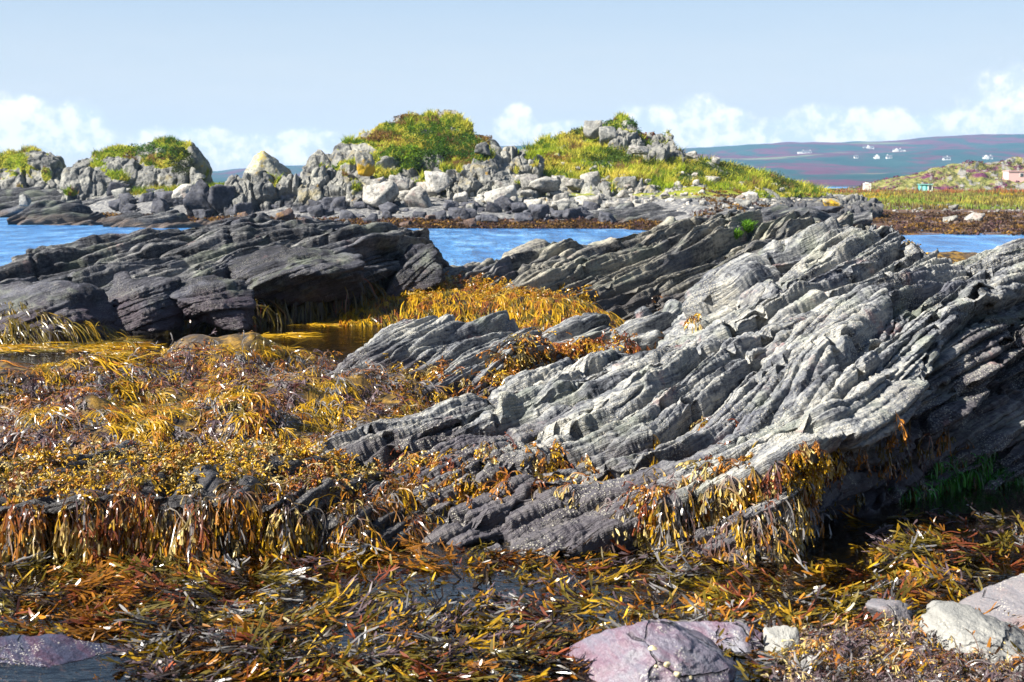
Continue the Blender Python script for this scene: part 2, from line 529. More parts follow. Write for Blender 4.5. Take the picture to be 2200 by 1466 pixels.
# ---- large pale outcrop, front right
N_MAIN = (-0.45, 0.24, 0.86)
cols_main = [
 (560, [(1030, 9.7), (1015, 9.9), (1005, 10.1)]),
 (680, [(1080, 8.7), (1000, 9.2), (975, 9.6)]),
 (800, [(1130, 8.2), (1020, 8.7), (940, 9.5), (920, 10)]),
 (900, [(1170, 7.9), (1100, 8.2), (1000, 8.7), (900, 9.6), (885, 10)]),
 (1000, [(1190, 7.7), (1120, 8), (1000, 8.5), (880, 9.6), (845, 10.2)]),
 (1130, [(1200, 7.6), (1100, 8.1), (1000, 8.5), (880, 9.4), (800, 10.4), (780, 10.8)]),
 (1250, [(1210, 7.5), (1110, 8), (1000, 8.4), (880, 9.2), (790, 10.3), (765, 11)]),
 (1400, [(1220, 7.4), (1100, 7.8), (980, 8.2), (880, 8.8), (790, 10), (752, 11)]),
 (1500, [(1225, 7.4), (1110, 7.7), (980, 8.1), (870, 8.8), (780, 9.8), (700, 11.2), (640, 12.3), (622, 12.8)]),
 (1600, [(1225, 7.4), (1120, 7.5), (1000, 7.9), (870, 8.7), (760, 9.7), (660, 11), (585, 12.3), (565, 13)]),
 (1700, [(1200, 7.6), (1120, 7.5), (1030, 7.6), (900, 8.3), (780, 9.3), (660, 10.8), (550, 12.5), (512, 13.2)]),
 (1770, [(1190, 7.9), (1100, 7.95), (1010, 7.6), (900, 8.1), (780, 9.2), (660, 10.6), (540, 12.3), (482, 13.2)]),
 (1850, [(1160, 8.35), (1060, 8.6), (960, 8.2), (880, 8.25), (780, 9), (640, 10.7), (520, 12.3), (457, 13.2)]),
 (1930, [(1135, 8.75), (1050, 8.95), (960, 8.75), (860, 8.75), (760, 9.1), (640, 10.4), (540, 11.8), (482, 12.8)]),
 (2000, [(1120, 8.9), (1040, 9.15), (960, 9.1), (850, 9.2), (750, 9.5), (640, 10.4), (560, 11.5), (540, 12)]),
 (2100, [(1105, 9.1), (1040, 9.35), (940, 9.45), (830, 9.7), (720, 9.9), (640, 10.3), (560, 11.2), (532, 11.7)]),
 (2200, [(1095, 9.25), (1030, 9.55), (930, 9.8), (800, 10.1), (700, 10.3), (610, 10.6), (535, 11), (497, 11.4)]),
 (2330, [(1085, 9.5), (1000, 9.9), (900, 10.2), (700, 10.8), (580, 11), (480, 11.4)]),
 (2520, [(1080, 9.6), (1000, 10.0), (900, 10.3), (700, 10.9), (590, 11.2), (500, 11.6)]),
 (2760, [(1070, 9.8), (1000, 10.1), (880, 10.5), (740, 11), (640, 11.4), (580, 11.8)]),
 (3000, [(1060, 10), (1000, 10.3), (950, 10.6)])]
M_MAIN = slate_mat('pale_slate', N_MAIN, ST_PALE, lowz=0.36, barn=0.75, pink=0.45, orange=0.22)
S_main = sheet(cols_main, 1780, 760, 50, back=2.6)
p = S_main.reshape(-1, 3)
LAY_NEAR = [(0.34, 3.0, 2.2, 0.10), (0.115, 1.9, 1.5, 0.066), (0.047, 1.2, 1.0, 0.030), (0.022, 0.6, 0.5, 0.011)]
d, lay = strata(p, N_MAIN, LAY_NEAR, 3, warp=0.16, wf=0.4)
d += 0.07 * fbm(p * 0.8, 3, 5, 0.6)
px_, py_ = proj(p)
dark_shade = sst(-40, 60, (py_ - (1010 - (px_ - 1760) * 0.86)) + 70 * fbm(p * 2.5, 3, 66)) * sst(1720, 1800, px_)  # dark slate right of the diagonal, with the cliff's shade painted in
sec = joints(p, N_MAIN, (1.25, 1.0, 0.34), 0.075, 71) + 0.013 * fbm(p * 7, 3, 8, 0.6) + 0.007 * fbm(p * 30, 2, 9)
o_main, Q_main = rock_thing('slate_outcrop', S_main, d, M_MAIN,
    'largest pale ribbed slate outcrop at front right with a dark cliff over green weed', 'rock outcrop', {'lay': lay, 'dark': dark_shade}, second=sec)

# ---- low slab in front of the channel
cols_slab = [
 (610, [(890, 12.2), (875, 12.4)]), (660, [(880, 12.2), (850, 12.5), (835, 12.7)]), (740, [(890, 12), (840, 12.3), (770, 12.8), (755, 13)]),
 (830, [(900, 11.6), (850, 12), (780, 12.5), (705, 13.2), (692, 13.5)]), (890, [(900, 11.5), (850, 11.9), (780, 12.5), (692, 13.3), (682, 13.6)]),
 (950, [(880, 11.6), (830, 12), (770, 12.5), (715, 13.1), (705, 13.5)]), (1050, [(860, 11.8), (820, 12), (760, 12.5), (712, 13), (697, 13.4)]),
 (1120, [(850, 12), (800, 12.3), (740, 12.8), (707, 13.1), (702, 13.4)]), (1165, [(840, 12.3), (790, 12.6), (735, 13), (716, 13.2)]), (1195, [(830, 12.8), (800, 13)])]
S_slab = sheet(cols_slab, 640, 280, 40, back=0.9, bury=-0.1)
p = S_slab.reshape(-1, 3)
d, lay = strata(p, N_MAIN, [(0.24, 1.9, 1.3, 0.08), (0.095, 1.1, 0.9, 0.05), (0.042, 0.7, 0.6, 0.024)], 13, warp=0.25)
o_slab, Q_slab = rock_thing('slate_slab', S_slab, d, M_MAIN,
    'low grey slate slab ribbed in steps beside the dark channel, brown weed along its foot', 'rock outcrop', {'lay': lay},
    second=0.012 * fbm(p * 8, 3, 4))

cols_o = [(1140, [(775, 13.6), (755, 13.8)]), (1190, [(772, 13.3), (720, 13.9), (702, 14.2)]), (1240, [(768, 13.3), (700, 14), (677, 14.4)]),
          (1272, [(750, 13.6), (690, 14.1), (656, 14.5)]), (1300, [(740, 13.8), (690, 14.2), (672, 14.5)]), (1325, [(735, 13.9), (715, 14.1)])]
S_o = sheet(cols_o, 240, 140, 30, back=0.5, bury=0.0, su=0.2)
p = S_o.reshape(-1, 3)
d, lay = strata(p, N_MAIN, [(0.2, 1.0, 0.6, 0.06), (0.08, 0.5, 0.3, 0.035), (0.04, 0.3, 0.2, 0.014)], 23, warp=0.15)
o_o, Q_o = rock_thing('slate_slab', S_o, d, M_MAIN, 'pointed pale slab leaning up to the right behind the stepped slate slab', 'rock outcrop', {'lay': lay})

cols_p = [(1285, [(785, 12.8), (760, 13.1)]), (1340, [(790, 12.7), (720, 13.3), (692, 13.7)]), (1400, [(785, 12.7), (700, 13.5), (662, 14)]),
          (1460, [(775, 12.8), (690, 13.6), (657, 14.2)]), (1515, [(755, 13), (690, 13.6), (640, 14.4)]), (1550, [(745, 13.1), (680, 13.8), (655, 14.2)]), (1585, [(740, 13.1), (715, 13.5)])]
S_p = sheet(cols_p, 300, 160, 30, back=0.7, bury=0.0, su=0.2)
p = S_p.reshape(-1, 3)
d, lay = strata(p, N_MAIN, [(0.2, 1.0, 0.6, 0.09), (0.08, 0.5, 0.3, 0.04), (0.04, 0.3, 0.2, 0.016)], 33, warp=0.2)
o_p, Q_p = rock_thing('slate_slab', S_p, d, M_MAIN, 'jagged pale slate blocks between the yellow weed shelf and the largest outcrop', 'rock outcrop', {'lay': lay})

# ---- middle outcrop behind the yellow weed shelf
N_MID = (-0.46, 0.17, 0.87)
cols_mid = [
 (800, [(655, 22), (645, 22.4)]), (860, [(655, 21.8), (638, 22.4), (630, 22.8)]), (940, [(658, 21.5), (625, 22.4), (604, 23.4), (598, 23.8)]),
 (1030, [(662, 21.2), (610, 22.3), (580, 23.6), (573, 24.2)]), (1100, [(665, 21), (605, 22.1), (562, 23.8), (555, 24.4)]),  (1170, [(670, 20.8), (600, 22), (532, 24), (522, 24.5)]),
 (1195, [(670, 20.8), (600, 22), (530, 24), (514, 24.5)]), (1215, [(670, 20.8), (600, 22), (545, 23.6), (535, 24.2)]), (1250, [(670, 20.8), (600, 22), (545, 23.6), (533, 24.2)]), (1330, [(675, 20.6), (600, 21.7), (530, 23.5), (507, 24.5)]),
 (1390, [(675, 20.4), (600, 21.5), (520, 23.5), (494, 24.5)]), (1440, [(670, 20.4), (600, 21.3), (520, 23.2), (470, 25), (460, 25.5)]),
 (1540, [(665, 20.4), (590, 21.3), (510, 23.2), (463, 25)]), (1640, [(650, 20.6), (580, 21.3), (500, 23.3), (456, 25.2)]),
 (1760, [(640, 20.8), (560, 21.8), (490, 23.5), (456, 25.2)]), (1850, [(640, 20.8), (560, 22), (490, 24), (466, 25)]), (1910, [(640, 20.8), (560, 22), (500, 24), (482, 24.5)]),
 (1960, [(640, 21), (570, 22), (530, 23)]), (2000, [(640, 21), (600, 22), (585, 22.5)])]
M_MID = slate_mat('mid_slate', N_MID, ST_MID, low=(0.05, 0.045, 0.045), lowz=0.4, barn=0.35, pink=0.4, orange=0.12, sc=0.6)
S_mid = sheet(cols_mid, 1100, 320, 50, back=5)
p = S_mid.reshape(-1, 3)
LAY_FAR = [(0.42, 5.5, 3.0, 0.16), (0.17, 3.0, 2.0, 0.11), (0.075, 1.8, 1.3, 0.055)]
d, lay = strata(p, N_MID, LAY_FAR, 43, warp=0.2, wf=0.35)
o_mid, Q_mid = rock_thing('slate_outcrop', S_mid, d, M_MID,
    'brown grey slate outcrop of thin tilted layers behind the bright yellow weed shelf', 'rock outcrop', {'lay': lay},
    second=joints(p, N_MID, (2.6, 2.2, 0.5), 0.055, 72) + 0.02 * fbm(p * 5, 3, 4))

# ---- left outcrop beyond the channel
N_LEFT = (-0.34, 0.16, 0.92)
cols_left = [
 (-220, [(705, 19.8), (650, 20.3), (620, 21.5)]), (-60, [(705, 19.8), (640, 20.3), (600, 21.2), (590, 22)]), (0, [(705, 19.8), (640, 20.3), (600, 21.2), (583, 22)]), (60, [(705, 19.8), (640, 20.2), (590, 21.2), (546, 22.6), (541, 23)]),
 (150, [(705, 19.8), (640, 20.2), (590, 21), (540, 22.5), (524, 23.5)]), (280, [(708, 19.7), (640, 20.1), (590, 20.8), (530, 22.5), (500, 24)]),
 (390, [(710, 19.6), (650, 20), (590, 20.8), (520, 22.6), (489, 24)]), (430, [(710, 19.6), (650, 19.9), (590, 20.6), (510, 22.8), (480, 24.3)]),
 (520, [(710, 19.8), (660, 20.2), (600, 20.6), (540, 21.6), (490, 23.2), (469, 24.5)]), (590, [(710, 20.6), (660, 20.7), (620, 20.6), (560, 21), (500, 22.8), (481, 24.3)]),
 (640, [(705, 20.9), (660, 21), (620, 20.7), (560, 21), (500, 22.8), (473, 24.3)]), (720, [(700, 21.3), (650, 21.5), (600, 20.8), (550, 21), (500, 22.5), (483, 24)]),
 (800, [(690, 21.8), (640, 21.9), (590, 21.2), (540, 21.3), (500, 22.3), (483, 23.6)]), (870, [(680, 22.2), (620, 22.2), (570, 21.7), (530, 21.8), (505, 22.6), (491, 23.4)]),
 (920, [(650, 22.6), (600, 22.5), (560, 22.2), (530, 22.5), (514, 22.9)]), (945, [(630, 23), (590, 22.8), (553, 22.9)]), (975, [(620, 23.3), (600, 23.5)])]
M_LEFT = slate_mat('dark_slate', N_LEFT, ST_DARK, low=(0.045, 0.04, 0.05), lowz=0.35, barn=0.2, pink=0.3, orange=0.08, sc=0.6)
S_left = sheet(cols_left, 1150, 340, 50, back=5, su=0.25)
p = S_left.reshape(-1, 3)
d, lay = strata(p, N_LEFT, [(0.42, 6.0, 3.5, 0.11)] + LAY_FAR[1:], 53, warp=0.2, wf=0.35)
o_left, Q_left = rock_thing('slate_outcrop', S_left, d, M_LEFT,
    'dark layered slate outcrop on the left with a black overhang above the channel', 'rock outcrop', {'lay': lay}, second=joints(p, N_LEFT, (3.0, 2.4, 0.5), 0.05, 73) + 0.02 * fbm(p * 5, 3, 4))

# ---- weed covered ledge, front left
cols_ledge = [
 (-260, [(1238, 7.85), (1150, 7.65), (1090, 7.5), (1050, 8.0), (1022, 8.8)]), (0, [(1238, 7.85), (1150, 7.65), (1100, 7.42), (1062, 7.7), (1040, 8.2), (1020, 8.9)]),
 (150, [(1238, 7.85), (1150, 7.6), (1085, 7.38), (1045, 7.7), (1008, 8.4), (985, 9)]), (300, [(1238, 7.85), (1150, 7.6), (1070, 7.4), (1025, 7.8), (985, 8.6), (965, 9.3)]),
 (480, [(1238, 7.8), (1150, 7.6), (1075, 7.42), (1030, 7.8), (985, 8.6), (965, 9.4)]), (620, [(1232, 7.75), (1150, 7.6), (1085, 7.5), (1035, 7.9), (985, 8.7), (960, 9.5)]),
 (760, [(1225, 7.6), (1140, 7.62), (1070, 7.9), (1000, 8.6), (985, 9)]), (860, [(1205, 7.6), (1150, 7.75), (1090, 8.1), (1062, 8.4)]), (950, [(1190, 7.75), (1170, 7.8), (1155, 7.9)])]
S_ledge = sheet(cols_ledge, 620, 260, 40, back=1.6)
p = S_ledge.reshape(-1, 3)
d, lay = strata(p, N_MAIN, [(0.20, 1.6, 0.8, 0.06), (0.085, 0.9, 0.4, 0.035), (0.04, 0.5, 0.2, 0.012)], 63, warp=0.3)
M_LEDGE = slate_mat('weedy_slate', N_MAIN, ST_DARK, low=(0.03, 0.028, 0.03), lowz=0.5, barn=0.3, pink=0.1, orange=0.05)
o_ledge, Q_ledge = rock_thing('rock_ledge', S_ledge, d, M_LEDGE,
    'low dark ledge at front left of the pool hung with bladder weed', 'rock ledge', {'lay': lay}, second=0.012 * fbm(p * 8, 3, 4))
# ------------------------------------------------------------------ near sea bed and weed banks (height field)
def ybase(px_list, py_list):
    return [G(a, b) for a, b in zip(px_list, py_list)]


# weed mounds: photo centre (x, y), height m, radius m across, radius m in depth
MOUNDS = [(90, 860, 0.22, 0.8, 0.6), (330, 835, 0.24, 0.9, 0.8), (470, 800, 0.30, 0.75, 0.8), (530, 900, 0.22, 0.55, 0.5), (220, 930, 0.16, 1.0, 0.5), (380, 960, 0.16, 0.9, 0.5),
          (60, 970, 0.20, 0.8, 0.5), (640, 790, 0.10, 0.9, 0.9), (640, 800, 0.16, 0.8, 1.0), (560, 960, 0.15, 0.5, 0.4), (700, 900, 0.22, 0.7, 0.7), (780, 860, 0.25, 0.8, 0.8), 
          (-150, 880, 0.2, 1.2, 1.0), (-100, 850, 0.1, 1.5, 0.6)]
SHELF = [(830, 655, 0.32, 1.0, 1.2), (930, 640, 0.30, 1.1, 1.3), (1030, 648, 0.32, 1.1, 1.2), (1130, 655, 0.34, 1.0, 1.0), (1220, 665, 0.38, 0.8, 0.9), (760, 690, 0.02, 1.3, 0.8)]


def near_h(x, y):
    shp = x.shape
    p = np.stack([x.ravel(), y.ravel(), 0 * x.ravel()], -1)
    n1 = perlin(p * 0.9, 71).reshape(shp); n2 = fbm(p * 3.1, 3, 72).reshape(shp)
    h = -0.17 + 0.06 * n1 + 0.04 * n2
    px = CX + FPX * x / np.maximum(y, 1)
    # bank between the front ledge and the channel
    bank = sst(8.2, 9.4, y) * (1 - sst(13.6, 15.2, y)) * (1 - sst(900, 1150, px))
    h += bank * (0.17 + 0.15 * perlin(p * 1.35, 77).reshape(shp) + 0.09 * perlin(p * 3.0, 78).reshape(shp))
    # ground behind the slabs and under the shelf
    h += 0.42 * sst(11.6, 13.0, y) * (1 - sst(16.5, 19, y)) * sst(900, 1150, px)
    for (cx, cy, hh, ra, rd) in MOUNDS + SHELF:
        g = G(cx, cy, hh * 0.6)
        e = np.exp(-((x - g[0]) / ra) ** 2 - ((y - g[1]) / rd) ** 2)
        h += e * (hh * 0.85 + 0.06)
    # beach with stones and dry weed at the lower right
    edge = 6.55 - 0.0011 * (px - 1600) * 0.2
    be = (1 - sst(6.05, 6.75, y - 0.15 * n1)) * sst(1560, 1740, px)
    h += be * (0.17 + 0.05 * n1)
    h += 0.85 * np.exp(-((y - 27.6 - 0.5 * n1) / 1.1) ** 2) * (sst(1750, 2000, px) + 1 - sst(-250, -100, px))
    # shallow floor lower left
    h += 0.10 * (1 - sst(6.6, 7.3, y)) * (1 - sst(1000, 1400, px))
    return h


nx, ny = 420, 460
yy = 3.2 * (30.0 / 3.2) ** np.linspace(0, 1, ny)
uu = np.linspace(-0.62, 0.62, nx)
Yg, Ug = np.meshgrid(yy, uu)
Xg = Ug * (Yg + 1.5)
Zg = near_h(Xg, Yg)
Zg[:, -1] = -0.6
SB = np.stack([Xg, Yg, Zg], -1)
m, t, out = new_mat('wet_bed')
pos = t.node('ShaderNodeNewGeometry').outputs['Position']
n1 = t.noise(pos, 9, 6, 0.65); n2 = t.noise(pos, 2.1, 4, 0.6)
c = t.ramp(n1, [(0.34, (0.008, 0.006, 0.005)), (0.48, (0.07, 0.042, 0.010)), (0.60, (0.22, 0.125, 0.018)), (0.75, (0.26, 0.19, 0.09))])
c = t.mix(t.mapr(n2, 0.5, 0.7), c, (0.05, 0.04, 0.035))
bp = t.node('ShaderNodeBump', {'Strength': 0.8, 'Distance': 0.03, 'Height': n1})
principled(t, out, c, 0.5, 0.4, bp.outputs[0])
M_BED = m
link('seabed', make_mesh('seabed', SB.reshape(-1, 3), sfaces(nx, ny)[:, ::-1], M_BED), kind='structure', label='dark weedy bed under the near pools')

# unseen shore behind the camera, rising bank added to cut fill light
nx, ny = 60, 50
gy_, gx_ = np.meshgrid(np.linspace(-45, 3.6, ny), np.linspace(-60, 60, nx))
gz_ = 0.10 + 9.0 * sst(-4, -40, gy_) + 0.25 * perlin(np.stack([gx_.ravel() * 0.3, gy_.ravel() * 0.3, 0 * gx_.ravel()], -1), 74).reshape(gx_.shape)
gz_ = np.where(gy_ > 2.6, -0.5, gz_)
link('unseen_shore', make_mesh('unseen_shore', np.stack([gx_, gy_, gz_], -1).reshape(-1, 3), sfaces(nx, ny)[:, ::-1], M_BED), kind='structure', label='dark stony shore rising behind the pools')

# ------------------------------------------------------------------ water of the pools: tinted, see-through, mirror at grazing angles
m, t, out = new_mat('pool_water')
pos = t.node('ShaderNodeNewGeometry').outputs['Position']
h = t.m('ADD', t.noise(t.vm('MULTIPLY', pos, (1.0, 2.2, 1.0)), 5.5, 3, 0.55), t.m('MULTIPLY', t.noise(pos, 21, 2, 0.5), 0.3))
bp = t.node('ShaderNodeBump', {'Strength': 0.22, 'Distance': 0.03, 'Height': h})
fr = t.node('ShaderNodeFresnel', {'IOR': 1.33, 'Normal': bp.outputs[0]})
tr = t.node('ShaderNodeBsdfTransparent', {'Color': (0.90, 0.78, 0.52, 1)})
gl = t.node('ShaderNodeBsdfGlossy', {'Color': (1, 1, 1, 1), 'Roughness': 0.06, 'Normal': bp.outputs[0]})
mx = t.node('ShaderNodeMixShader', {0: fr.outputs[0], 1: tr.outputs[0], 2: gl.outputs[0]})
t.l.new(mx.outputs[0], out.inputs['Surface'])
M_POOL = m
gx, gy = 2, 2
V = np.array([(-16, 2.7, 0), (16, 2.7, 0), (17, 28.5, 0), (-17, 28.5, 0)], float)
link('pool_water', make_mesh('pool_water', V, np.array([[0, 1, 2, 3]]), M_POOL), kind='structure', label='clear brown water of the rock pools')

# ------------------------------------------------------------------ open sea
m, t, out = new_mat('sea_water')
pos = t.node('ShaderNodeNewGeometry').outputs['Position']
a = t.noise(t.vm('MULTIPLY', pos, (0.9, 0.28, 1.0)), 1.0, 5, 0.65)
b = t.noise(t.vm('MULTIPLY', pos, (0.16, 0.07, 1.0)), 1.0, 3, 0.5)
k = t.m('ADD', t.m('MULTIPLY', a, 0.75), t.m('MULTIPLY', b, 0.25))
bp = t.node('ShaderNodeBump', {'Strength': 1.0, 'Distance': 0.5, 'Height': a})
c = t.ramp(k, [(0.36, (0.010, 0.06, 0.19)), (0.50, (0.035, 0.155, 0.38)), (0.62, (0.14, 0.30, 0.52))])
principled(t, out, c, 0.25, 0.22, bp.outputs[0])
V = np.array([(-3000, 28.5, 0), (3000, 28.5, 0), (3000, 6000, -0.02), (-3000, 6000, -0.02)], float)
link('sea', make_mesh('sea', V, np.array([[0, 1, 2, 3]]), m), kind='structure', label='rippled blue sea')

# ------------------------------------------------------------------ far shore terrain
PXS = [-900, -300, 0, 130, 200, 300, 500, 900, 1330, 1500, 1900, 2000, 2100, 2250, 3000]
YS = [100, 95, 88, 86, 79, 74, 68, 64.5, 64, 58, 55, 56.5, 56.5, 54, 50]


def far_h(x, y, detail=True):
    px = CX + FPX * x / y
    ysh = np.interp(px, PXS, YS)
    tt = y - ysh
    hl = np.interp(tt, [-14, 0, 3, 7, 11, 20, 60, 300], [-1.0, 0, 0.35, 1.0, 1.45, 1.75, 1.9, 2.0])
    hr = np.interp(tt, [-14, 0, 25, 52, 62, 75, 200, 500], [-0.8, 0.0, 0.07, 0.12, 0.42, 0.5, 0.6, 0.7])
    wgt = sst(1480, 1800, px)
    h = hl * (1 - wgt) + hr * wgt
    if detail:
        p = np.stack([x.ravel(), y.ravel(), 0 * x.ravel()], -1)
        amp = np.clip(0.12 + 0.1 * h, 0.05, 0.3)
        n = (fbm(p * 0.35, 3, 81) * 0.8 + 0.35 * fbm(p * 1.1, 2, 82)).reshape(x.shape)
        h = h + n * amp * np.where(wgt > 0.5, 0.35, 1.0)
    return h


nx, ny = 700, 360
yy = 42 * (420 / 42) ** np.linspace(0, 1, ny)
uu = np.linspace(-0.62, 0.62, nx)
Yg, Ug = np.meshgrid(yy, uu)
Xg = Ug * Yg
Zg = far_h(Xg, Yg); Zg[:, 0] = -2; Zg[0, :] = -2; Zg[-1, :] = np.minimum(Zg[-1, :], 0.3); Zg[:, -1] = -2
m, t, out = new_mat('shore_ground')
pos = t.node('ShaderNodeNewGeometry').outputs['Position']
zz = t.node('ShaderNodeSeparateXYZ', {0: pos}).outputs[2]
yv = t.node('ShaderNodeSeparateXYZ', {0: pos}).outputs[1]
n1 = t.noise(pos, 1.3, 6, 0.65); n2 = t.noise(pos, 0.25, 5, 0.6); n3 = t.noise(pos, 5, 4, 0.6)
weed = t.ramp(n1, [(0.3, (0.02, 0.014, 0.012)), (0.47, (0.07, 0.042, 0.03)), (0.60, (0.17, 0.09, 0.035)), (0.75, (0.12, 0.10, 0.10))])
mud = t.mix(n3, (0.07, 0.055, 0.06), (0.16, 0.13, 0.14))
weed = t.mix(t.mapr(n2, 0.48, 0.62), weed, mud)
stone = t.ramp(n3, [(0.3, (0.04, 0.042, 0.05)), (0.5, (0.14, 0.14, 0.145)), (0.7, (0.30, 0.29, 0.27))])
grass = t.ramp(n1, [(0.3, (0.07, 0.11, 0.012)), (0.5, (0.19, 0.21, 0.02)), (0.68, (0.32, 0.27, 0.045))])
zn = t.m('ADD', zz, t.m('MULTIPLY', t.m('SUBTRACT', n1, 0.5), 0.5))
c = t.mix(t.mapr(zn, 0.15, 0.35), weed, stone)
flat = t.mapr(yv, 100, 112)
c = t.mix(t.m('MAXIMUM', t.mapr(zn, 1.25, 1.5), t.m('MULTIPLY', flat, t.mapr(zn, 0.22, 0.34))), c, grass)
bp = t.node('ShaderNodeBump', {'Strength': 0.7, 'Distance': 0.2, 'Height': t.m('ADD', n1, n3)})
principled(t, out, c, 0.85, 0.15, bp.outputs[0])
M_SHORE = m
link('shore_ground', make_mesh('shore_ground', np.stack([Xg, Yg, Zg], -1).reshape(-1, 3), sfaces(nx, ny)[:, ::-1], M_SHORE), kind='structure', label='far shore of weed, shingle and grass')


def far_hit(px, py, y0=45, y1=400):
    """where the sight line of a photo point meets the far shore"""
    ys = np.linspace(y0, y1, 900)
    q = P(np.full(900, float(px)), np.full(900, float(py)), ys)
    d = q[:, 2] - far_h(q[:, 0], q[:, 1], False)
    k = np.argmax(d < 0)
    if d[k] >= 0: return None
    return q[k]


# ------------------------------------------------------------------ distant heather hills
M_, t, out = new_mat('heather_hill')
pos = t.node('ShaderNodeNewGeometry').outputs['Position']
q = t.vm('MULTIPLY', pos, (1.0, 0.55, 2.2))
n1 = t.noise(q, 0.0060, 6, 0.66, 0.4); n2 = t.noise(q, 0.018, 5, 0.65); n3 = t.noise(t.vm('MULTIPLY', pos, (0.3, 0.2, 6.0)), 0.011, 4, 0.6)
zz = t.node('ShaderNodeSeparateXYZ', {0: pos}).outputs[2]
k = t.m('ADD', t.m('ADD', n1, t.m('MULTIPLY', t.m('SUBTRACT', n2, 0.5), 0.35)), t.m('ADD', t.m('MULTIPLY', t.m('SUBTRACT', n3, 0.5), 0.35), t.m('MULTIPLY', zz, 0.0016)))
c = t.mix(t.mapr(k, 0.53, 0.66), t.mix(n2, (0.006, 0.028, 0.036), (0.035, 0.085, 0.085)), t.mix(n2, (0.045, 0.014, 0.034), (0.125, 0.045, 0.078)))
c = t.mix(t.mapr(n3, 0.62, 0.70), c, (0.13, 0.16, 0.10))
principled(t, out, c, 0.95, 0.05)
M_HILL = M_
RIDGE = [(-1200, 385), (-300, 384), (200, 382), (430, 374), (530, 366), (600, 358), (640, 362), (760, 350), (900, 335), (1060, 312), (1100, 308), (1180, 309), (1300, 320), (1470, 318), (1560, 315), (1640, 312), (1700, 306), (1760, 303), (1850, 302), (1880, 306),
         (1960, 299), (2030, 291), (2052, 290), (2066, 294), (2120, 294), (2160, 291), (2220, 287), (2400, 280), (2800, 285), (3400, 330)]
hc = []
for px, py in RIDGE:
    b = 412
    hc.append((px, [(b, 820), (b - 0.22 * (b - py), 1100), (b - 0.50 * (b - py), 1600), (b - 0.80 * (b - py), 2150), (py, 2650)]))
S_h = sheet(hc, 520, 150, 20, back=600, bury=-8, su=0.3, sv=0.02)
p = S_h.reshape(-1, 3)
S_h[..., 2] += (7 * fbm(p * 0.004, 3, 90) + 2.0 * fbm(p * 0.02, 2, 91)).reshape(S_h.shape[:2]) * sst(850, 1300, S_h[..., 1])
link('hills', make_mesh('hills', S_h.reshape(-1, 3), sfaces(*S_h.shape[:2]), M_HILL), kind='structure', label='long purple heather hillside across the bay')

# ------------------------------------------------------------------ nearer heather knoll on the right
M_, t, out = new_mat('heather_knoll')
pos = t.node('ShaderNodeNewGeometry').outputs['Position']
q = t.vm('ADD', t.vm('MULTIPLY', pos, (1.0, 1.0, 1.0)), (0, 0, 0))
dg = t.node('ShaderNodeCombineXYZ', {0: t.vm('DOT_PRODUCT', pos, (0.75, 0.2, 0.65)), 1: t.vm('DOT_PRODUCT', pos, (-3.2, 0.0, 3.7)), 2: t.vm('DOT_PRODUCT', pos, (0, 0.5, 0))})
n1 = t.noise(dg, 0.16, 6, 0.65); n2 = t.noise(pos, 0.14, 5, 0.6); n3 = t.noise(pos, 0.8, 4, 0.6)
g = t.ramp(n3, [(0.3, (0.07, 0.09, 0.02)), (0.5, (0.17, 0.17, 0.045)), (0.7, (0.27, 0.23, 0.10))])
c = t.mix(t.mapr(n2, 0.50, 0.60), g, t.mix(n3, (0.06, 0.016, 0.038), (0.17, 0.05, 0.105)))
xv = t.node('ShaderNodeSeparateXYZ', {0: pos}).outputs[0]
stone = t.mix(n3, (0.09, 0.088, 0.088), (0.33, 0.31, 0.28))
c = t.mix(t.mapr(t.m('ADD', n1, t.mapr(xv, 70, 110, -0.05, 0.07)), 0.54, 0.60), c, stone)
bp = t.node('ShaderNodeBump', {'Strength': 0.9, 'Distance': 1.2, 'Height': t.m('ADD', n1, n3)})
principled(t, out, c, 0.9, 0.1, bp.outputs[0])
kc = [(1820, [(412, 262), (411, 268)]), (1880, [(413, 262), (408, 272), (404, 280)]), (1925, [(413, 262), (402, 272), (388, 284)]), (1955, [(413, 262), (400, 272), (382, 285)]), (1990, [(414, 262), (398, 273), (377, 286)]), (2040, [(414, 262), (390, 275), (358, 292)]),
      (2090, [(415, 262), (388, 276), (347, 296)]), (2140, [(415, 262), (388, 276), (350, 296)]), (2180, [(414, 262), (385, 278), (343, 300)]), (2260, [(414, 262), (385, 278), (338, 302)]), (2400, [(414, 262), (380, 278), (330, 302)]), (2600, [(414, 262), (395, 275), (370, 290)])]
S_k = sheet(kc, 360, 140, 20, back=60, bury=-1.5, su=0.3)
p = S_k.reshape(-1, 3)
n_, d1_, d2_ = basis((-0.65, 0.1, 0.75))
q = np.stack([p @ d1_ * 0.06, p @ d2_ * 0.12, p @ n_ * 0.45], -1)
S_k[..., 2] += (0.75 * fbm(q, 3, 95, 0.6) + 0.5 * fbm(p * 0.12, 3, 96)).reshape(S_k.shape[:2]) * sst(262, 270, S_k[..., 1])
link('heather_knoll', make_mesh('heather_knoll', S_k.reshape(-1, 3), sfaces(*S_k.shape[:2]), M_), kind='structure', label='rocky heather slope behind the green hut')

# ------------------------------------------------------------------ sea air
m, t, out = new_mat('haze')
pv = t.node('ShaderNodeVolumePrincipled', {'Color': (0.32, 0.56, 0.88, 1), 'Density': 0.00017, 'Anisotropy': 0.0})
t.l.new(pv.outputs[0], out.inputs['Volume'])
mb = MB().box(-4000, -40, -9, 4000, 3700, 150)
hz = mb.build('haze', m, label='pale blue sea air over the bay', kind='stuff')
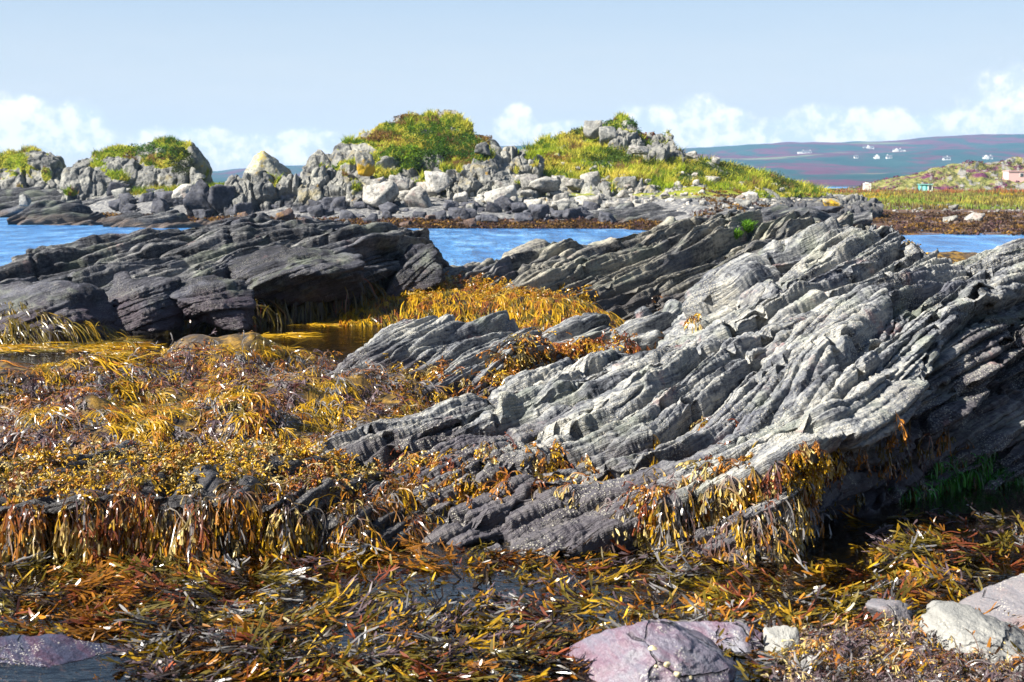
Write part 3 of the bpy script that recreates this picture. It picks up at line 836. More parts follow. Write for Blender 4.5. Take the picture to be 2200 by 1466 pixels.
# ------------------------------------------------------------------ scatter helpers
def blades(pos, hgt, wid, col, lean=0.35, tipcol=None, seed=0):
    """one grass blade (triangle) per row"""
    r = np.random.default_rng(seed); n = len(pos)
    a = r.uniform(0, 2 * np.pi, n)
    sx = np.stack([np.cos(a), np.sin(a), 0 * a], -1) * wid[:, None] * 0.5
    ln = np.stack([r.normal(0, lean, n), r.normal(0, lean, n), np.ones(n)], -1) * hgt[:, None]
    V = np.stack([pos - sx, pos + sx, pos + ln], 1).reshape(-1, 3)
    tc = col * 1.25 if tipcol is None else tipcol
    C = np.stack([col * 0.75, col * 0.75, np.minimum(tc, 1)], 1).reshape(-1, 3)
    return V, np.arange(3 * n).reshape(n, 3), C


def leaves(cen, rad, n_per, size, col, flat=0.7, seed=0, var=0.35):
    """leafy clumps: many small faces through the volume of each blob"""
    r = np.random.default_rng(seed); m_ = len(cen)
    k = np.repeat(np.arange(m_), n_per)
    d = unit(r.normal(size=(len(k), 3))) * (r.uniform(0.25, 1, len(k)) ** 0.5)[:, None]
    d[:, 2] *= flat
    c = cen[k] + d * rad[k][:, None]
    u = unit(r.normal(size=(len(k), 3))); v = unit(np.cross(u, r.normal(size=(len(k), 3))))
    s = size[k] * r.uniform(0.5, 1.2, len(k))
    u = u * s[:, None]; v = v * s[:, None] * 0.6
    V = np.stack([c - u, c + v, c + u, c - v], 1).reshape(-1, 3)
    cc = col[k] * (1 + var * r.normal(size=(len(k), 1)))
    return V, np.arange(4 * len(k)).reshape(-1, 4), np.repeat(np.clip(cc, 0.002, 1), 4, 0)


def join(parts):
    V, F, C, o = [], {}, [], 0
    for v, f, c in parts:
        V.append(v); C.append(c)
        F.setdefault(f.shape[1], []).append(f + o); o += len(v)
    return np.concatenate(V), [np.concatenate(x) for x in F.values()], np.concatenate(C)


def colmat(name, rough=0.7, spec=0.2, trans=0.3, bump=False):
    m, t, out = new_mat(name)
    c = t.node('ShaderNodeAttribute', attribute_name='Col').outputs['Color']
    b = t.node('ShaderNodeBsdfPrincipled')
    t.set(b.inputs['Base Color'], c); t.set(b.inputs['Roughness'], rough); t.set(b.inputs['Specular IOR Level'], spec)
    if trans > 0:
        tl = t.node('ShaderNodeBsdfTranslucent', {'Color': c})
        mx = t.node('ShaderNodeMixShader', {0: trans, 1: b.outputs[0], 2: tl.outputs[0]})
        t.l.new(mx.outputs[0], out.inputs['Surface'])
    else:
        t.l.new(b.outputs[0], out.inputs['Surface'])
    return m


M_GRASS = colmat('grass_blades', 0.8, 0.15, 0.4)


def sample(Q, n, wfun, seed=0, vfront=None, facing=0.2):
    """random points on a sheet grid, weight wfun(px,py,pos,normal) in 0..1"""
    r = np.random.default_rng(seed)
    nu, nv = Q.shape[:2]
    N = snorm(Q)
    vm = nv - 2 if vfront is None else vfront
    A = np.linalg.norm(np.cross(Q[1:, :-1] - Q[:-1, :-1], Q[:-1, 1:] - Q[:-1, :-1]), axis=-1)[:, :vm]
    c = (Q[1:, 1:] + Q[:-1, :-1])[:, :vm] * 0.5
    nn = N[:-1, :-1][:, :vm]
    px, py = proj(c)
    vis = (px > -60) & (px < 2260) & (py < 1500)
    view = unit(c - np.array([0, 0, EYE]))
    vis &= (nn * view).sum(-1) < facing
    W = A * vis * np.clip(wfun(px, py, c, nn), 0, 1)
    cw = np.cumsum(W.ravel())
    if cw[-1] <= 0: return np.zeros((0, 3)), np.zeros((0, 3)), np.zeros(0), np.zeros(0)
    k = np.searchsorted(cw, r.uniform(0, cw[-1], n))
    i, j = np.unravel_index(np.clip(k, 0, W.size - 1), W.shape)
    a, b = r.uniform(0, 1, n), r.uniform(0, 1, n)
    p = (Q[i, j] * ((1 - a) * (1 - b))[:, None] + Q[i + 1, j] * (a * (1 - b))[:, None] + Q[i, j + 1] * ((1 - a) * b)[:, None] + Q[i + 1, j + 1] * (a * b)[:, None])
    return p, N[i, j], px[i, j], py[i, j]


def blobs(px, py, L):
    """union of soft ellipses given in photo points: (x, y, rx, ry[, strength])"""
    r = np.zeros_like(px)
    for b in L:
        s = b[4] if len(b) > 4 else 1.0
        r = np.maximum(r, s * (1.3 - ((px - b[0]) / b[2]) ** 2 - ((py - b[1]) / b[3]) ** 2))
    return np.clip(r, 0, 1)


# ------------------------------------------------------------------ crags
def crag_mat(name, sc=1.0, warm=0.0):
    m, t, out = new_mat(name)
    pos = t.node('ShaderNodeNewGeometry').outputs['Position']
    n1 = t.noise(pos, 0.9 * sc, 6, 0.66); n2 = t.noise(pos, 3.2 * sc, 5, 0.65); n3 = t.noise(t.vm('ADD', pos, (5, 1, 9)), 0.55 * sc, 5, 0.62)
    st = t.noise(t.vm('MULTIPLY', pos, (1.6, 1.0, 0.4)), 1.3 * sc, 4, 0.6)
    v = t.m('ADD', t.m('MULTIPLY', n1, 0.55), t.m('ADD', t.m('MULTIPLY', n2, 0.25), t.m('MULTIPLY', st, 0.2)))
    c = t.ramp(v, [(0.38, (0.04, 0.042, 0.045)), (0.48, (0.15, 0.15, 0.145)), (0.58, (0.27, 0.265, 0.235)), (0.72, (0.42, 0.41, 0.36))])
    c = t.mix(t.m('MULTIPLY', t.mapr(n3, 0.56, 0.66), 0.55), c, (0.27, 0.22, 0.10))
    c = t.mix(t.m('MULTIPLY', t.mapr(t.noise(t.vm('ADD', pos, (2, 7, 3)), 1.1 * sc, 6, 0.7), 0.63, 0.69), 0.7), c, (0.40, 0.23, 0.02))
    zz = t.node('ShaderNodeSeparateXYZ', {0: pos}).outputs[2]
    tar = t.mapr(t.m('ADD', zz, t.m('MULTIPLY', t.m('SUBTRACT', n1, 0.5), 1.2)), 1.35, 0.75)
    c = t.mix(t.m('MULTIPLY', tar, 0.85), c, t.mix(n2, (0.022, 0.023, 0.03), (0.085, 0.088, 0.105)))
    tf = t.node('ShaderNodeAttribute', attribute_name='turf').outputs['Fac']
    g = t.ramp(n2, [(0.3, (0.05, 0.085, 0.008)), (0.5, (0.16, 0.20, 0.015)), (0.66, (0.30, 0.25, 0.04))])
    c = t.mix(t.mapr(t.m('ADD', tf, t.m('MULTIPLY', t.m('SUBTRACT', n2, 0.5), 0.5)), 0.42, 0.56), c, g)
    bp = t.node('ShaderNodeBump', {'Strength': 0.9, 'Distance': 0.3 / sc, 'Height': t.m('ADD', n2, t.m('MULTIPLY', n1, 0.6))})
    principled(t, out, c, 0.9, 0.15, bp.outputs[0])
    return m


M_CRAG = crag_mat('crag_rock')


def crag(name, cols, label, cat, turf_blobs, nu=420, nvf=200, back=8, seed=0, block=1.0, amp=0.55, rough=0.16, su=0.3, up=0.55, turf_all=0.0, grass_n=9000, gh=0.22, shrubs=(), bury=-0.4, mat=None):
    S = sheet(cols, nu, nvf, 40, back=back, bury=bury, su=su)
    nu_, nv_ = S.shape[:2]
    p = S.reshape(-1, 3)
    q = p * np.array([1.0, 0.7, 0.5])
    q = q + 0.35 * np.stack([perlin(p * 0.5, seed + k) for k in range(3)], -1)
    f1, f2, r1, r2 = voro(q / block, seed)
    g1, g2, s1, s2 = voro(q / (block * 0.42) + 3.3, seed + 5)
    e1 = sst(0.0, 0.16, f2 - f1); e2 = sst(0.0, 0.2, g2 - g1)
    px, py = proj(p)
    tn = fbm(p * 0.45, 3, seed + 50, 0.6)
    tb = blobs(px, py, turf_blobs) + turf_all
    rockamp = 1 - 0.75 * sst(0.35, 0.7, tb)
    d = rockamp * (amp * (r1 - 0.5) * 1.5 - amp * 0.55 * (1 - e1) + amp * 0.28 * (s1 - 0.5) - amp * 0.2 * (1 - e2)) + rough * fbm(p * 0.9, 4, seed + 9, 0.6)
    N = snorm(gsmooth(gsmooth(S, 2, 0), 2, 1))
    D = gsmooth(gsmooth(d.reshape(nu_, nv_), 0.8, 0), 0.8, 1)
    Q = S + N * D[..., None]
    N2 = snorm(gsmooth(gsmooth(Q, 1.2, 0), 1.2, 1))
    turf = np.clip(tb.reshape(nu_, nv_) * (0.15 + up * np.clip(N2[..., 2], 0, 1) * 1.7) + 0.85 * tn.reshape(nu_, nv_) - 0.08, 0, 1) * sst(0.9, 1.5, Q[..., 2])
    o = link(name, make_mesh(name, Q.reshape(-1, 3), sfaces(nu_, nv_), mat or M_CRAG, attrs={'turf': turf.ravel()}), None, label, cat)
    parts = []
    if grass_n:
        def wf(px, py, c, nn): return sst(0.42, 0.6, turf[:-1, :-1][:, :c.shape[1]])
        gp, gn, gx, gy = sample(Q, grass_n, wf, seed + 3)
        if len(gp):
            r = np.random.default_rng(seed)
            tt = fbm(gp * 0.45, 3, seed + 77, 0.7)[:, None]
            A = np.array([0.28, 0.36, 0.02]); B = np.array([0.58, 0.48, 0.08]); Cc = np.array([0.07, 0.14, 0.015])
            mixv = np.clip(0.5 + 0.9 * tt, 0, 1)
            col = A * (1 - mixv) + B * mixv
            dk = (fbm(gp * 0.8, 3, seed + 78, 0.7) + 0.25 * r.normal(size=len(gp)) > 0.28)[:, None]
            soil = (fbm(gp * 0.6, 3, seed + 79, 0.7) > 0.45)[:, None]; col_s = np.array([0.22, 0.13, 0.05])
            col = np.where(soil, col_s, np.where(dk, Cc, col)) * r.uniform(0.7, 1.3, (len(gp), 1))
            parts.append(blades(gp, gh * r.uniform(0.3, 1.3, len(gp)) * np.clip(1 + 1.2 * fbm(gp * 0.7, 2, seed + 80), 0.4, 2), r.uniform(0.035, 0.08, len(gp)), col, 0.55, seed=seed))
    for (cx, cy, rx, ry, nb, colr, sz) in shrubs:
        def wf2(px, py, c, nn): return blobs(px, py, [(cx, cy, rx, ry)])
        gp, gn, gx, gy = sample(Q, nb, wf2, seed + int(cx))
        if len(gp):
            r = np.random.default_rng(int(cx))
            parts.append(leaves(gp + np.array([0, 0, sz * 0.4]), np.full(nb, sz) * r.uniform(0.6, 1.3, nb), 46, np.full(nb, 0.055), np.tile(np.array(colr), (nb, 1)) * r.uniform(0.6, 1.4, (nb, 1)), seed=int(cx)))
    if parts:
        V, F, C = join(parts)
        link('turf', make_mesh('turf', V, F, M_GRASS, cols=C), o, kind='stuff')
    return o, Q


DG, LG, BR = (0.045, 0.10, 0.014), (0.17, 0.27, 0.02), (0.20, 0.115, 0.035)
o_c1, Q_c1 = crag('crag', [(-160, [(424, 94), (400, 95), (350, 97), (332, 99)]), (-20, [(424, 94), (400, 95), (345, 97), (326, 99)]), (30, [(424, 94), (395, 95), (340, 97), (322, 99)]), (65, [(424, 94), (390, 95), (335, 97), (317, 99)]), (95, [(424, 94), (390, 95), (340, 97), (326, 99)]),
    (120, [(424, 94), (400, 95), (350, 97), (328, 98)]), (134, [(424, 94), (405, 95), (390, 96), (378, 97)]), (150, [(424, 94), (418, 95), (412, 95.5)])],
    'craggy grass-topped rock cut by the left edge of the photo', 'crag', [(30, 345, 60, 25), (70, 320, 30, 12), (100, 365, 14, 40), (10, 375, 30, 14)], nu=260, seed=101, block=1.7, amp=0.6, grass_n=2500, su=0.2)
o_c2, Q_c2 = crag('crag', [(130, [(424, 86), (415, 86.5), (408, 87)]), (142, [(424, 86), (400, 86.5), (375, 87.5), (368, 88)]), (165, [(424, 86), (395, 86.5), (350, 88.5), (340, 89.5)]), (200, [(418, 86), (385, 87), (335, 89), (322, 91)]), (240, [(414, 86.5), (380, 87.2), (330, 89.5), (314, 91.5)]),
    (290, [(410, 87), (378, 87.5), (335, 89.5), (312, 92)]), (330, [(408, 87), (375, 87.5), (325, 89.5), (301, 92)]), (365, [(406, 87), (375, 87.5), (325, 89.5), (302, 92)]), (395, [(404, 87), (375, 87.5), (330, 89.5), (309, 91.5)]), (412, [(402, 87), (375, 87.5), (340, 89), (322, 91)]),
    (422, [(402, 87), (390, 87.5), (365, 88.5), (350, 89.5)]), (432, [(402, 87), (395, 87.5), (385, 88)])],
    'broad flat-topped crag with a turf cap on the left, dark cliff to the right', 'crag', [(270, 330, 60, 22), (340, 345, 60, 20), (360, 310, 50, 14), (215, 350, 25, 30), (380, 340, 30, 40, 0.8), (300, 380, 130, 18, 0.7)],
    nu=460, seed=111, block=2.0, amp=0.55, grass_n=7000, su=0.22, shrubs=[(330, 330, 70, 14, 60, DG, 0.35), (385, 350, 25, 30, 50, (0.04, 0.055, 0.012), 0.3)])
o_c4, Q_c4 = crag('crag', [(630, [(428, 73), (405, 74), (385, 75.5)]), (650, [(428, 73), (398, 74.5), (362, 77), (350, 78.5)]), (690, [(430, 72.5), (400, 74), (358, 76.5), (322, 79.5)]), (750, [(430, 72.5), (400, 74), (350, 77), (302, 80)]),
    (790, [(425, 73), (390, 75), (340, 77.5), (284, 81)]), (830, [(425, 73), (380, 75.5), (320, 78.5), (262, 82)]), (870, [(425, 73), (380, 75.5), (310, 79), (244, 83)]), (900, [(420, 73.5), (370, 76), (300, 80), (246, 83)]),
    (925, [(420, 73.5), (370, 76), (290, 80.5), (228, 84)]), (955, [(420, 73.5), (370, 76), (290, 80.5), (228, 84)]), (985, [(420, 73.5), (365, 76.5), (290, 80.5), (232, 84)]), (1003, [(420, 73.5), (365, 76.5), (300, 80), (256, 83)]), (1032, [(420, 74), (370, 76), (315, 79), (282, 81.5)]),
    (1052, [(420, 74), (372, 76), (330, 78.5), (302, 80.5)]), (1066, [(420, 74), (385, 76), (345, 78), (328, 79.5)]), (1085, [(420, 74), (400, 75.5), (380, 77)]), (1120, [(420, 74), (408, 75.5), (398, 76)])],
    'tallest crag in the middle of the far shore, green turf over its summit', 'crag',
    [(860, 290, 90, 34), (950, 285, 80, 45), (990, 330, 50, 40), (900, 250, 60, 16), (850, 325, 60, 20), (975, 355, 50, 16), (880, 350, 20, 12, 0.9), (820, 380, 20, 12, 0.8), (800, 345, 25, 12, 0.8), (690, 352, 10, 6), (760, 395, 14, 10, .9), (790, 296, 40, 12, .75), (730, 325, 45, 10, .65), (830, 370, 60, 12, .7), (905, 380, 60, 14, .75), (700, 385, 30, 8, .6), (770, 310, 50, 10, .6), (1035, 340, 25, 30, .7), (740, 352, 40, 8, .6)],
    nu=760, nvf=340, seed=121, block=3.0, amp=0.85, grass_n=16000, su=0.2, rough=0.2,
    shrubs=[(990, 325, 60, 28, 190, DG, 0.36), (930, 300, 60, 35, 150, (0.06, 0.12, 0.012), 0.32), (900, 345, 60, 25, 90, (0.05, 0.10, 0.014), 0.3), (870, 330, 35, 20, 50, LG, 0.28), (880, 350, 18, 14, 20, LG, 0.25), (820, 300, 40, 8, 25, BR, 0.25), (860, 255, 35, 8, 22, BR, 0.25), (1040, 305, 18, 18, 25, BR, 0.22)])
o_c5, Q_c5 = crag('grassy_knoll', [(1020, [(432, 73), (405, 78), (392, 80)]), (1075, [(434, 73), (400, 76), (360, 81), (345, 83)]), (1110, [(434, 73), (400, 76), (350, 82), (325, 86)]), (1160, [(435, 72), (400, 76), (350, 82), (310, 88)]),
    (1200, [(435, 72), (400, 76), (350, 82), (296, 89)]), (1250, [(440, 72), (410, 75), (350, 82), (274, 90)]), (1300, [(440, 72), (410, 75), (350, 82), (256, 91)]), (1340, [(440, 72), (410, 75), (350, 82), (249, 91)]), (1357, [(440, 72), (410, 75), (350, 82.5), (254, 91)]),
    (1385, [(440, 73), (410, 76), (350, 83), (284, 90)]), (1430, [(445, 73), (410, 77), (350, 84), (284, 90)]), (1452, [(445, 73), (410, 77), (350, 84), (300, 89)]), (1466, [(445, 73), (410, 77), (355, 84), (330, 87)]), (1520, [(445, 74), (420, 77), (370, 83), (346, 86)]),
    (1600, [(450, 74), (425, 78), (388, 84), (365, 87)]), (1680, [(450, 76), (432, 80), (405, 85), (386, 88)]), (1715, [(452, 77), (435, 82), (412, 87), (400, 89)]), (1760, [(452, 78), (438, 83), (420, 88), (412, 91)]), (1840, [(452, 80), (440, 86), (428, 92)]), (1900, [(455, 82), (446, 88)])],
    'long grassy knoll right of the tallest crag, sloping down to the right', 'knoll',
    [(1160, 345, 90, 45), (1300, 350, 160, 50), (1450, 370, 130, 40), (1600, 395, 140, 35), (1340, 255, 26, 12), (1250, 300, 60, 28), (1400, 330, 80, 20), (1700, 420, 150, 25), (1110, 395, 25, 12, .8)],
    nu=900, nvf=300, seed=131, block=1.3, amp=0.6, grass_n=42000, su=0.2, rough=0.16, gh=0.3, back=10, turf_all=0.0,
    shrubs=[(1310, 340, 70, 16, 120, (0.06, 0.10, 0.014), 0.34), (1240, 290, 50, 16, 60, (0.075, 0.085, 0.018), 0.3), (1560, 372, 110, 18, 190, (0.055, 0.085, 0.016), 0.36), (1680, 398, 30, 18, 70, (0.04, 0.065, 0.015), 0.4), (1180, 350, 40, 12, 40, (0.16, 0.09, 0.02), 0.25),
            (1360, 285, 25, 25, 40, DG, 0.3), (1440, 300, 16, 14, 20, LG, 0.25), (1310, 268, 26, 8, 22, DG, 0.28), (1390, 300, 20, 12, 16, (0.2, 0.06, 0.03), 0.22), (1460, 355, 60, 10, 40, (0.16, 0.15, 0.02), 0.25)])

_k = dict(grass_n=500, up=0.5, su=0.16, gh=0.2, rough=0.14)
crag('cleft_rock', [(470, [(462, 72), (445, 72.5), (425, 73)]), (485, [(462, 72), (410, 73), (386, 74)]), (520, [(463, 71.8), (405, 73), (380, 74)]), (545, [(464, 71.8), (405, 73), (378, 74)]), (565, [(464, 71.6), (410, 72.6), (392, 73.4)]), (600, [(464, 71.6), (400, 73), (374, 74)]), (640, [(462, 71.6), (400, 73), (374, 74)]),
    (660, [(458, 71.8), (420, 72.6), (396, 73.4)]), (690, [(452, 72), (390, 73.6), (358, 75)]), (735, [(448, 72), (390, 73.6), (362, 75)]), (755, [(446, 72), (410, 73), (385, 74)]), (775, [(444, 72), (430, 72.5), (420, 73)])],
    'massive cleft grey rock wall below the pointed lichen rock', 'rock', [(690, 358, 14, 8), (575, 380, 14, 6), (745, 372, 16, 8)], nu=560, nvf=220, seed=141, block=1.35, amp=0.62, back=3, **_k)
crag('tor', [(1068, [(372, 77), (360, 77.5), (352, 78)]), (1080, [(374, 77), (340, 78), (325, 79)]), (1100, [(374, 77), (335, 78), (311, 79.5)]), (1130, [(374, 77), (335, 78), (307, 79.5)]), (1150, [(376, 77), (340, 78), (322, 79)]), (1165, [(376, 77), (355, 78), (345, 78.5)]), (1185, [(376, 77), (368, 77.5), (362, 78)])],
    'big rounded grey tor between the two green summits', 'rock', [(1135, 340, 12, 6)], nu=260, nvf=140, seed=151, block=1.2, amp=0.6, back=4, **_k)
crag('split_rock', [(960, [(404, 74), (395, 74.5), (385, 75)]), (975, [(405, 74), (372, 75), (356, 76)]), (1000, [(406, 74), (372, 75), (352, 76)]), (1012, [(406, 74), (362, 75), (338, 76)]), (1035, [(404, 74), (355, 75.2), (330, 76.5)]), (1060, [(402, 74), (358, 75.2), (336, 76.5)]), (1075, [(398, 74), (370, 75), (355, 76)]), (1092, [(396, 74), (388, 74.5), (380, 75)])],
    'tall split grey rock in front of the rounded tor', 'rock', [(985, 362, 10, 7)], nu=320, nvf=160, seed=161, block=1.3, amp=0.6, back=3, **_k)

crag('summit_rock', [(1315, [(338, 83), (328, 83.5), (320, 84)]), (1326, [(338, 83), (308, 84.5), (292, 86)]), (1350, [(336, 83), (304, 84.5), (282, 86.5)]), (1372, [(334, 83), (306, 84.5), (288, 86)]), (1385, [(334, 83), (320, 84), (312, 84.5)]), (1398, [(334, 83), (328, 83.5), (324, 84)])],
    'dark craggy rock below the knoll summit', 'rock', [(1352, 286, 16, 5)], nu=240, nvf=140, seed=171, block=1.0, amp=0.55, back=3, **_k)
crag('summit_rock', [(1390, [(336, 84), (328, 84.5), (320, 85)]), (1402, [(336, 84), (312, 85.2), (298, 86.5)]), (1422, [(336, 84), (304, 85.5), (283, 87)]), (1442, [(336, 84), (304, 85.5), (280, 87)]), (1456, [(338, 84), (312, 85), (297, 86)]), (1466, [(338, 84), (326, 84.5), (318, 85)]), (1476, [(338, 84), (334, 84.3), (331, 84.5)])],
    'craggy grey rock forming the right end of the knoll top', 'rock', [(1440, 284, 12, 8)], nu=240, nvf=140, seed=181, block=1.1, amp=0.55, back=3, **_k)

# low dark rock platforms at the water's edge, far left
M_TAR = slate_mat('tarry_slate', (-0.15, 0.1, 0.98), ST_DARK, low=(0.07, 0.05, 0.04), lowz=0.35, barn=0.0, pink=0.1, orange=0.0, sc=0.35)


def shelf_rock(cols, label, seed, nu=300, back=4, amp=1.0, name='shore_rock'):
    S = sheet(cols, nu, 90, 24, back=back, bury=-0.6, su=0.25)
    p = S.reshape(-1, 3)
    d, lay = strata(p, (-0.25, 0.15, 0.95), [(0.6, 4.0, 2.0, 0.28 * amp), (0.24, 1.8, 1.0, 0.12 * amp)], seed, warp=0.3, wf=0.3)
    return rock_thing(name, S, d + 0.1 * amp * fbm(p * 1.2, 3, seed), M_TAR, label, 'rock', {'lay': lay})


shelf_rock([(-90, [(462, 85), (430, 88), (408, 91)]), (0, [(460, 85), (430, 88), (404, 91)]), (60, [(455, 85.5), (428, 88), (402, 91)]), (130, [(450, 85), (425, 88), (410, 90)]), (230, [(437, 84), (420, 86), (414, 87)]), (310, [(432, 83), (424, 85)])],
           'low black rock platform below the left crags', 201, back=3)
shelf_rock([(15, [(480, 70), (474, 70.5)]), (50, [(482, 69.5), (466, 70.5), (456, 71)]), (92, [(484, 69), (458, 70.2), (434, 71.5)]), (125, [(484, 69), (452, 70.5), (433, 72)]), (150, [(484, 69), (452, 70.5), (440, 72)]), (182, [(484, 69), (456, 70.5), (442, 72)]),
            (222, [(486, 68.5), (472, 70), (463, 71)]), (262, [(488, 68), (482, 68.5)])], 'rounded dark islet in the blue water at left, brown weed at its foot', 211, back=3)
shelf_rock([(215, [(492, 66), (486, 66.5)]), (300, [(494, 65), (470, 66.5), (462, 67)]), (380, [(495, 64.5), (474, 66), (465, 67)]), (440, [(492, 65), (478, 66), (470, 67)]), (520, [(490, 66), (480, 67)])],
           'weedy low rock between the dark islet and the dark slate outcrop', 221, back=3)
shelf_rock([(1270, [(472, 66), (465, 67)]), (1330, [(474, 65), (450, 67), (442, 68)]), (1400, [(474, 64), (445, 67), (434, 69)]), (1460, [(472, 64), (440, 67), (430, 69)]), (1540, [(470, 64), (445, 67), (438, 69)]), (1620, [(465, 65), (452, 67)])],
           'dark tilted strata on the shore left of the yellow boulder', 231, back=3)
shelf_rock([(1560, [(470, 62), (460, 63)]), (1640, [(472, 60), (452, 63), (446, 64)]), (1720, [(474, 59), (454, 62), (448, 63)]), (1800, [(474, 59), (458, 62), (455, 63)]), (1880, [(470, 60), (462, 61)])],
           'dark strata just beyond the brown grey slate outcrop', 241, back=3)

# ------------------------------------------------------------------ boulders
import bmesh
_bm = bmesh.new(); bmesh.ops.create_icosphere(_bm, subdivisions=4, radius=1.0)
ICO = np.array([v.co[:] for v in _bm.verts]); ICOF = np.array([[v.index for v in f.verts] for f in _bm.faces]); _bm.free()


def boulder_verts(seed, sharp=30, k=13, rough=0.05, planes=None):
    r = np.random.default_rng(seed)
    n = unit(r.normal(size=(k, 3))); h = r.uniform(0.62, 1.0, k)
    if planes is not None:
        n = unit(np.array([q[:3] for q in planes], float)); h = np.array([q[3] for q in planes], float)
    n = np.concatenate([n, [[0, 0, -1], [0, 0, 1], [1, 0, 0], [-1, 0, 0], [0, 1, 0], [0, -1, 0]]]); h = np.concatenate([h, [0.8, 1.1, 1.15, 1.15, 1.15, 1.15]])
    c = np.clip(ICO @ n.T, 0, None) / h
    rad = (c ** sharp).sum(1) ** (-1.0 / sharp)
    v = ICO * rad[:, None]
    v = v * (1 + rough * fbm(ICO * 2.2 + seed, 3, seed) + rough * 0.5 * fbm(ICO * 7 + seed, 2, seed + 1))[:, None]
    a1, a2, b1, _ = voro(ICO * 1.9 + seed * 1.7, seed)
    v = v * (1 + 0.10 * (b1 - 0.5) - 0.06 * (1 - sst(0, 0.18, a2 - a1)))[:, None]
    lo, hi = v.min(0), v.max(0)
    return (v - (lo + hi) / 2) / ((hi - lo) / 2)


def boulder_mat(name, stops, spots, sc=1.0, strip=0.0):
    m, t, out = new_mat(name)
    pos = t.node('ShaderNodeNewGeometry').outputs['Position']
    rnd = t.node('ShaderNodeObjectInfo').outputs['Random']
    off = t.vm('ADD', pos, t.node('ShaderNodeCombineXYZ', {0: t.m('MULTIPLY', rnd, 37.0), 1: t.m('MULTIPLY', rnd, 11.0), 2: 0.0}).outputs[0])
    n1 = t.noise(off, 2.2 * sc, 6, 0.66); n2 = t.noise(off, 7 * sc, 4, 0.6)
    v = t.m('ADD', t.m('ADD', t.m('MULTIPLY', n1, 0.6), t.m('MULTIPLY', n2, 0.4)), t.m('MULTIPLY', t.m('SUBTRACT', rnd, 0.5), 0.16))
    c = t.ramp(v, stops)
    c = t.mix(t.m('MULTIPLY', t.mapr(t.noise(t.vm('ADD', off, (9, 9, 9)), 5.5 * sc, 5, 0.72), 0.54, 0.62), 0.65), c, t.mix(n1, (0.03, 0.03, 0.034), (0.12, 0.12, 0.12)))
    for (col, sca, lo, hi, amt, o3) in spots:
        c = t.mix(t.m('MULTIPLY', t.mapr(t.noise(t.vm('ADD', off, o3), sca * sc, 6, 0.68), lo, hi), amt), c, col)
    bp = t.node('ShaderNodeBump', {'Strength': 0.8, 'Distance': 0.12 / sc, 'Height': t.m('ADD', n1, t.m('MULTIPLY', n2, 0.5))})
    principled(t, out, c, 0.85, 0.2, bp.outputs[0])
    return m


B_PALE = boulder_mat('pale_boulder', [(0.36, (0.11, 0.105, 0.095)), (0.46, (0.24, 0.23, 0.21)), (0.62, (0.42, 0.405, 0.37))], [((0.13, 0.12, 0.13), 1.6, 0.58, 0.66, 0.7, (1, 2, 3)), ((0.40, 0.22, 0.03), 1.3, 0.66, 0.70, 0.6, (7, 2, 3)), ((0.34, 0.24, 0.21), 1.1, 0.55, 0.65, 0.4, (3, 9, 1))])
B_GREY = boulder_mat('grey_boulder', [(0.33, (0.055, 0.056, 0.058)), (0.48, (0.14, 0.142, 0.14)), (0.64, (0.28, 0.275, 0.25))], [((0.26, 0.19, 0.06), 1.5, 0.60, 0.68, 0.6, (1, 2, 3)), ((0.34, 0.33, 0.30), 2.6, 0.58, 0.64, 0.6, (4, 4, 3))])
B_DARK = boulder_mat('dark_boulder', [(0.33, (0.022, 0.023, 0.03)), (0.50, (0.06, 0.062, 0.077)), (0.66, (0.12, 0.122, 0.142))], [((0.16, 0.155, 0.15), 2.4, 0.62, 0.70, 0.6, (1, 2, 3))])
B_BROWN = boulder_mat('weedy_boulder', [(0.33, (0.03, 0.02, 0.02)), (0.50, (0.09, 0.06, 0.05)), (0.66, (0.17, 0.12, 0.10))], [((0.22, 0.12, 0.03), 1.8, 0.55, 0.65, 0.8, (1, 2, 3))])
B_YEL = boulder_mat('lichen_boulder', [(0.33, (0.14, 0.13, 0.11)), (0.5, (0.24, 0.23, 0.19)), (0.65, (0.34, 0.32, 0.27))], [((0.42, 0.26, 0.01), 0.55, 0.46, 0.52, 0.95, (1, 2, 8))], sc=1.0)
BV = [boulder_verts(300 + k, 34 if k % 3 else 18, 8 + k % 5, 0.045) for k in range(12)]
BM = {}
for key, mt in (('pale', B_PALE), ('grey', B_GREY), ('dark', B_DARK), ('brown', B_BROWN)):
    BM[key] = [make_mesh('boulder', v, ICOF, mt) for v in BV]

GRIDS = []
for Q in (Q_c1, Q_c2, Q_c4, Q_c5):
    a, b = proj(Q[:, :-38]); GRIDS.append((a.ravel(), b.ravel(), Q[:, :-38].reshape(-1, 3)))


def land(px, py):
    best = far_hit(px, py)
    for a, b, q in GRIDS:
        d2 = (a - px) ** 2 + (b - py) ** 2
        k = np.argmin(d2)
        if d2[k] < 36 and (best is None or q[k][1] < best[1]): best = q[k]
    return best


def boulder(kind, x0, x1, y0, y1, label, group=None, idx=None, Y=None, name='boulder', cat='boulder', mesh=None, yaw=None, tilt=0.25, deep=0.9):
    px, py = (x0 + x1) / 2, (y0 + y1) / 2
    g = land(px, y1 - 0.12 * (y1 - y0))
    if g is None and Y is None: return None
    Yd = Y if Y is not None else g[1]
    c = P(np.array(px), np.array(py), Yd)
    sx = (x1 - x0) / FPX * Yd / 2; sz = (y1 - y0) / FPX * Yd / 2
    me = mesh or BM[kind][(random.randrange(12) if idx is None else idx)]
    o = bpy.data.objects.new(name, me); COL.objects.link(o)
    o.location = c
    o.scale = (sx * 1.02, max(sx, sz) * deep, sz * 1.05)
    flip = math.pi * random.randrange(2)
    o.rotation_euler = (random.uniform(-0.1, 0.1), random.uniform(-tilt, tilt), flip if yaw is None else yaw)
    return tag(o, label, cat, group)


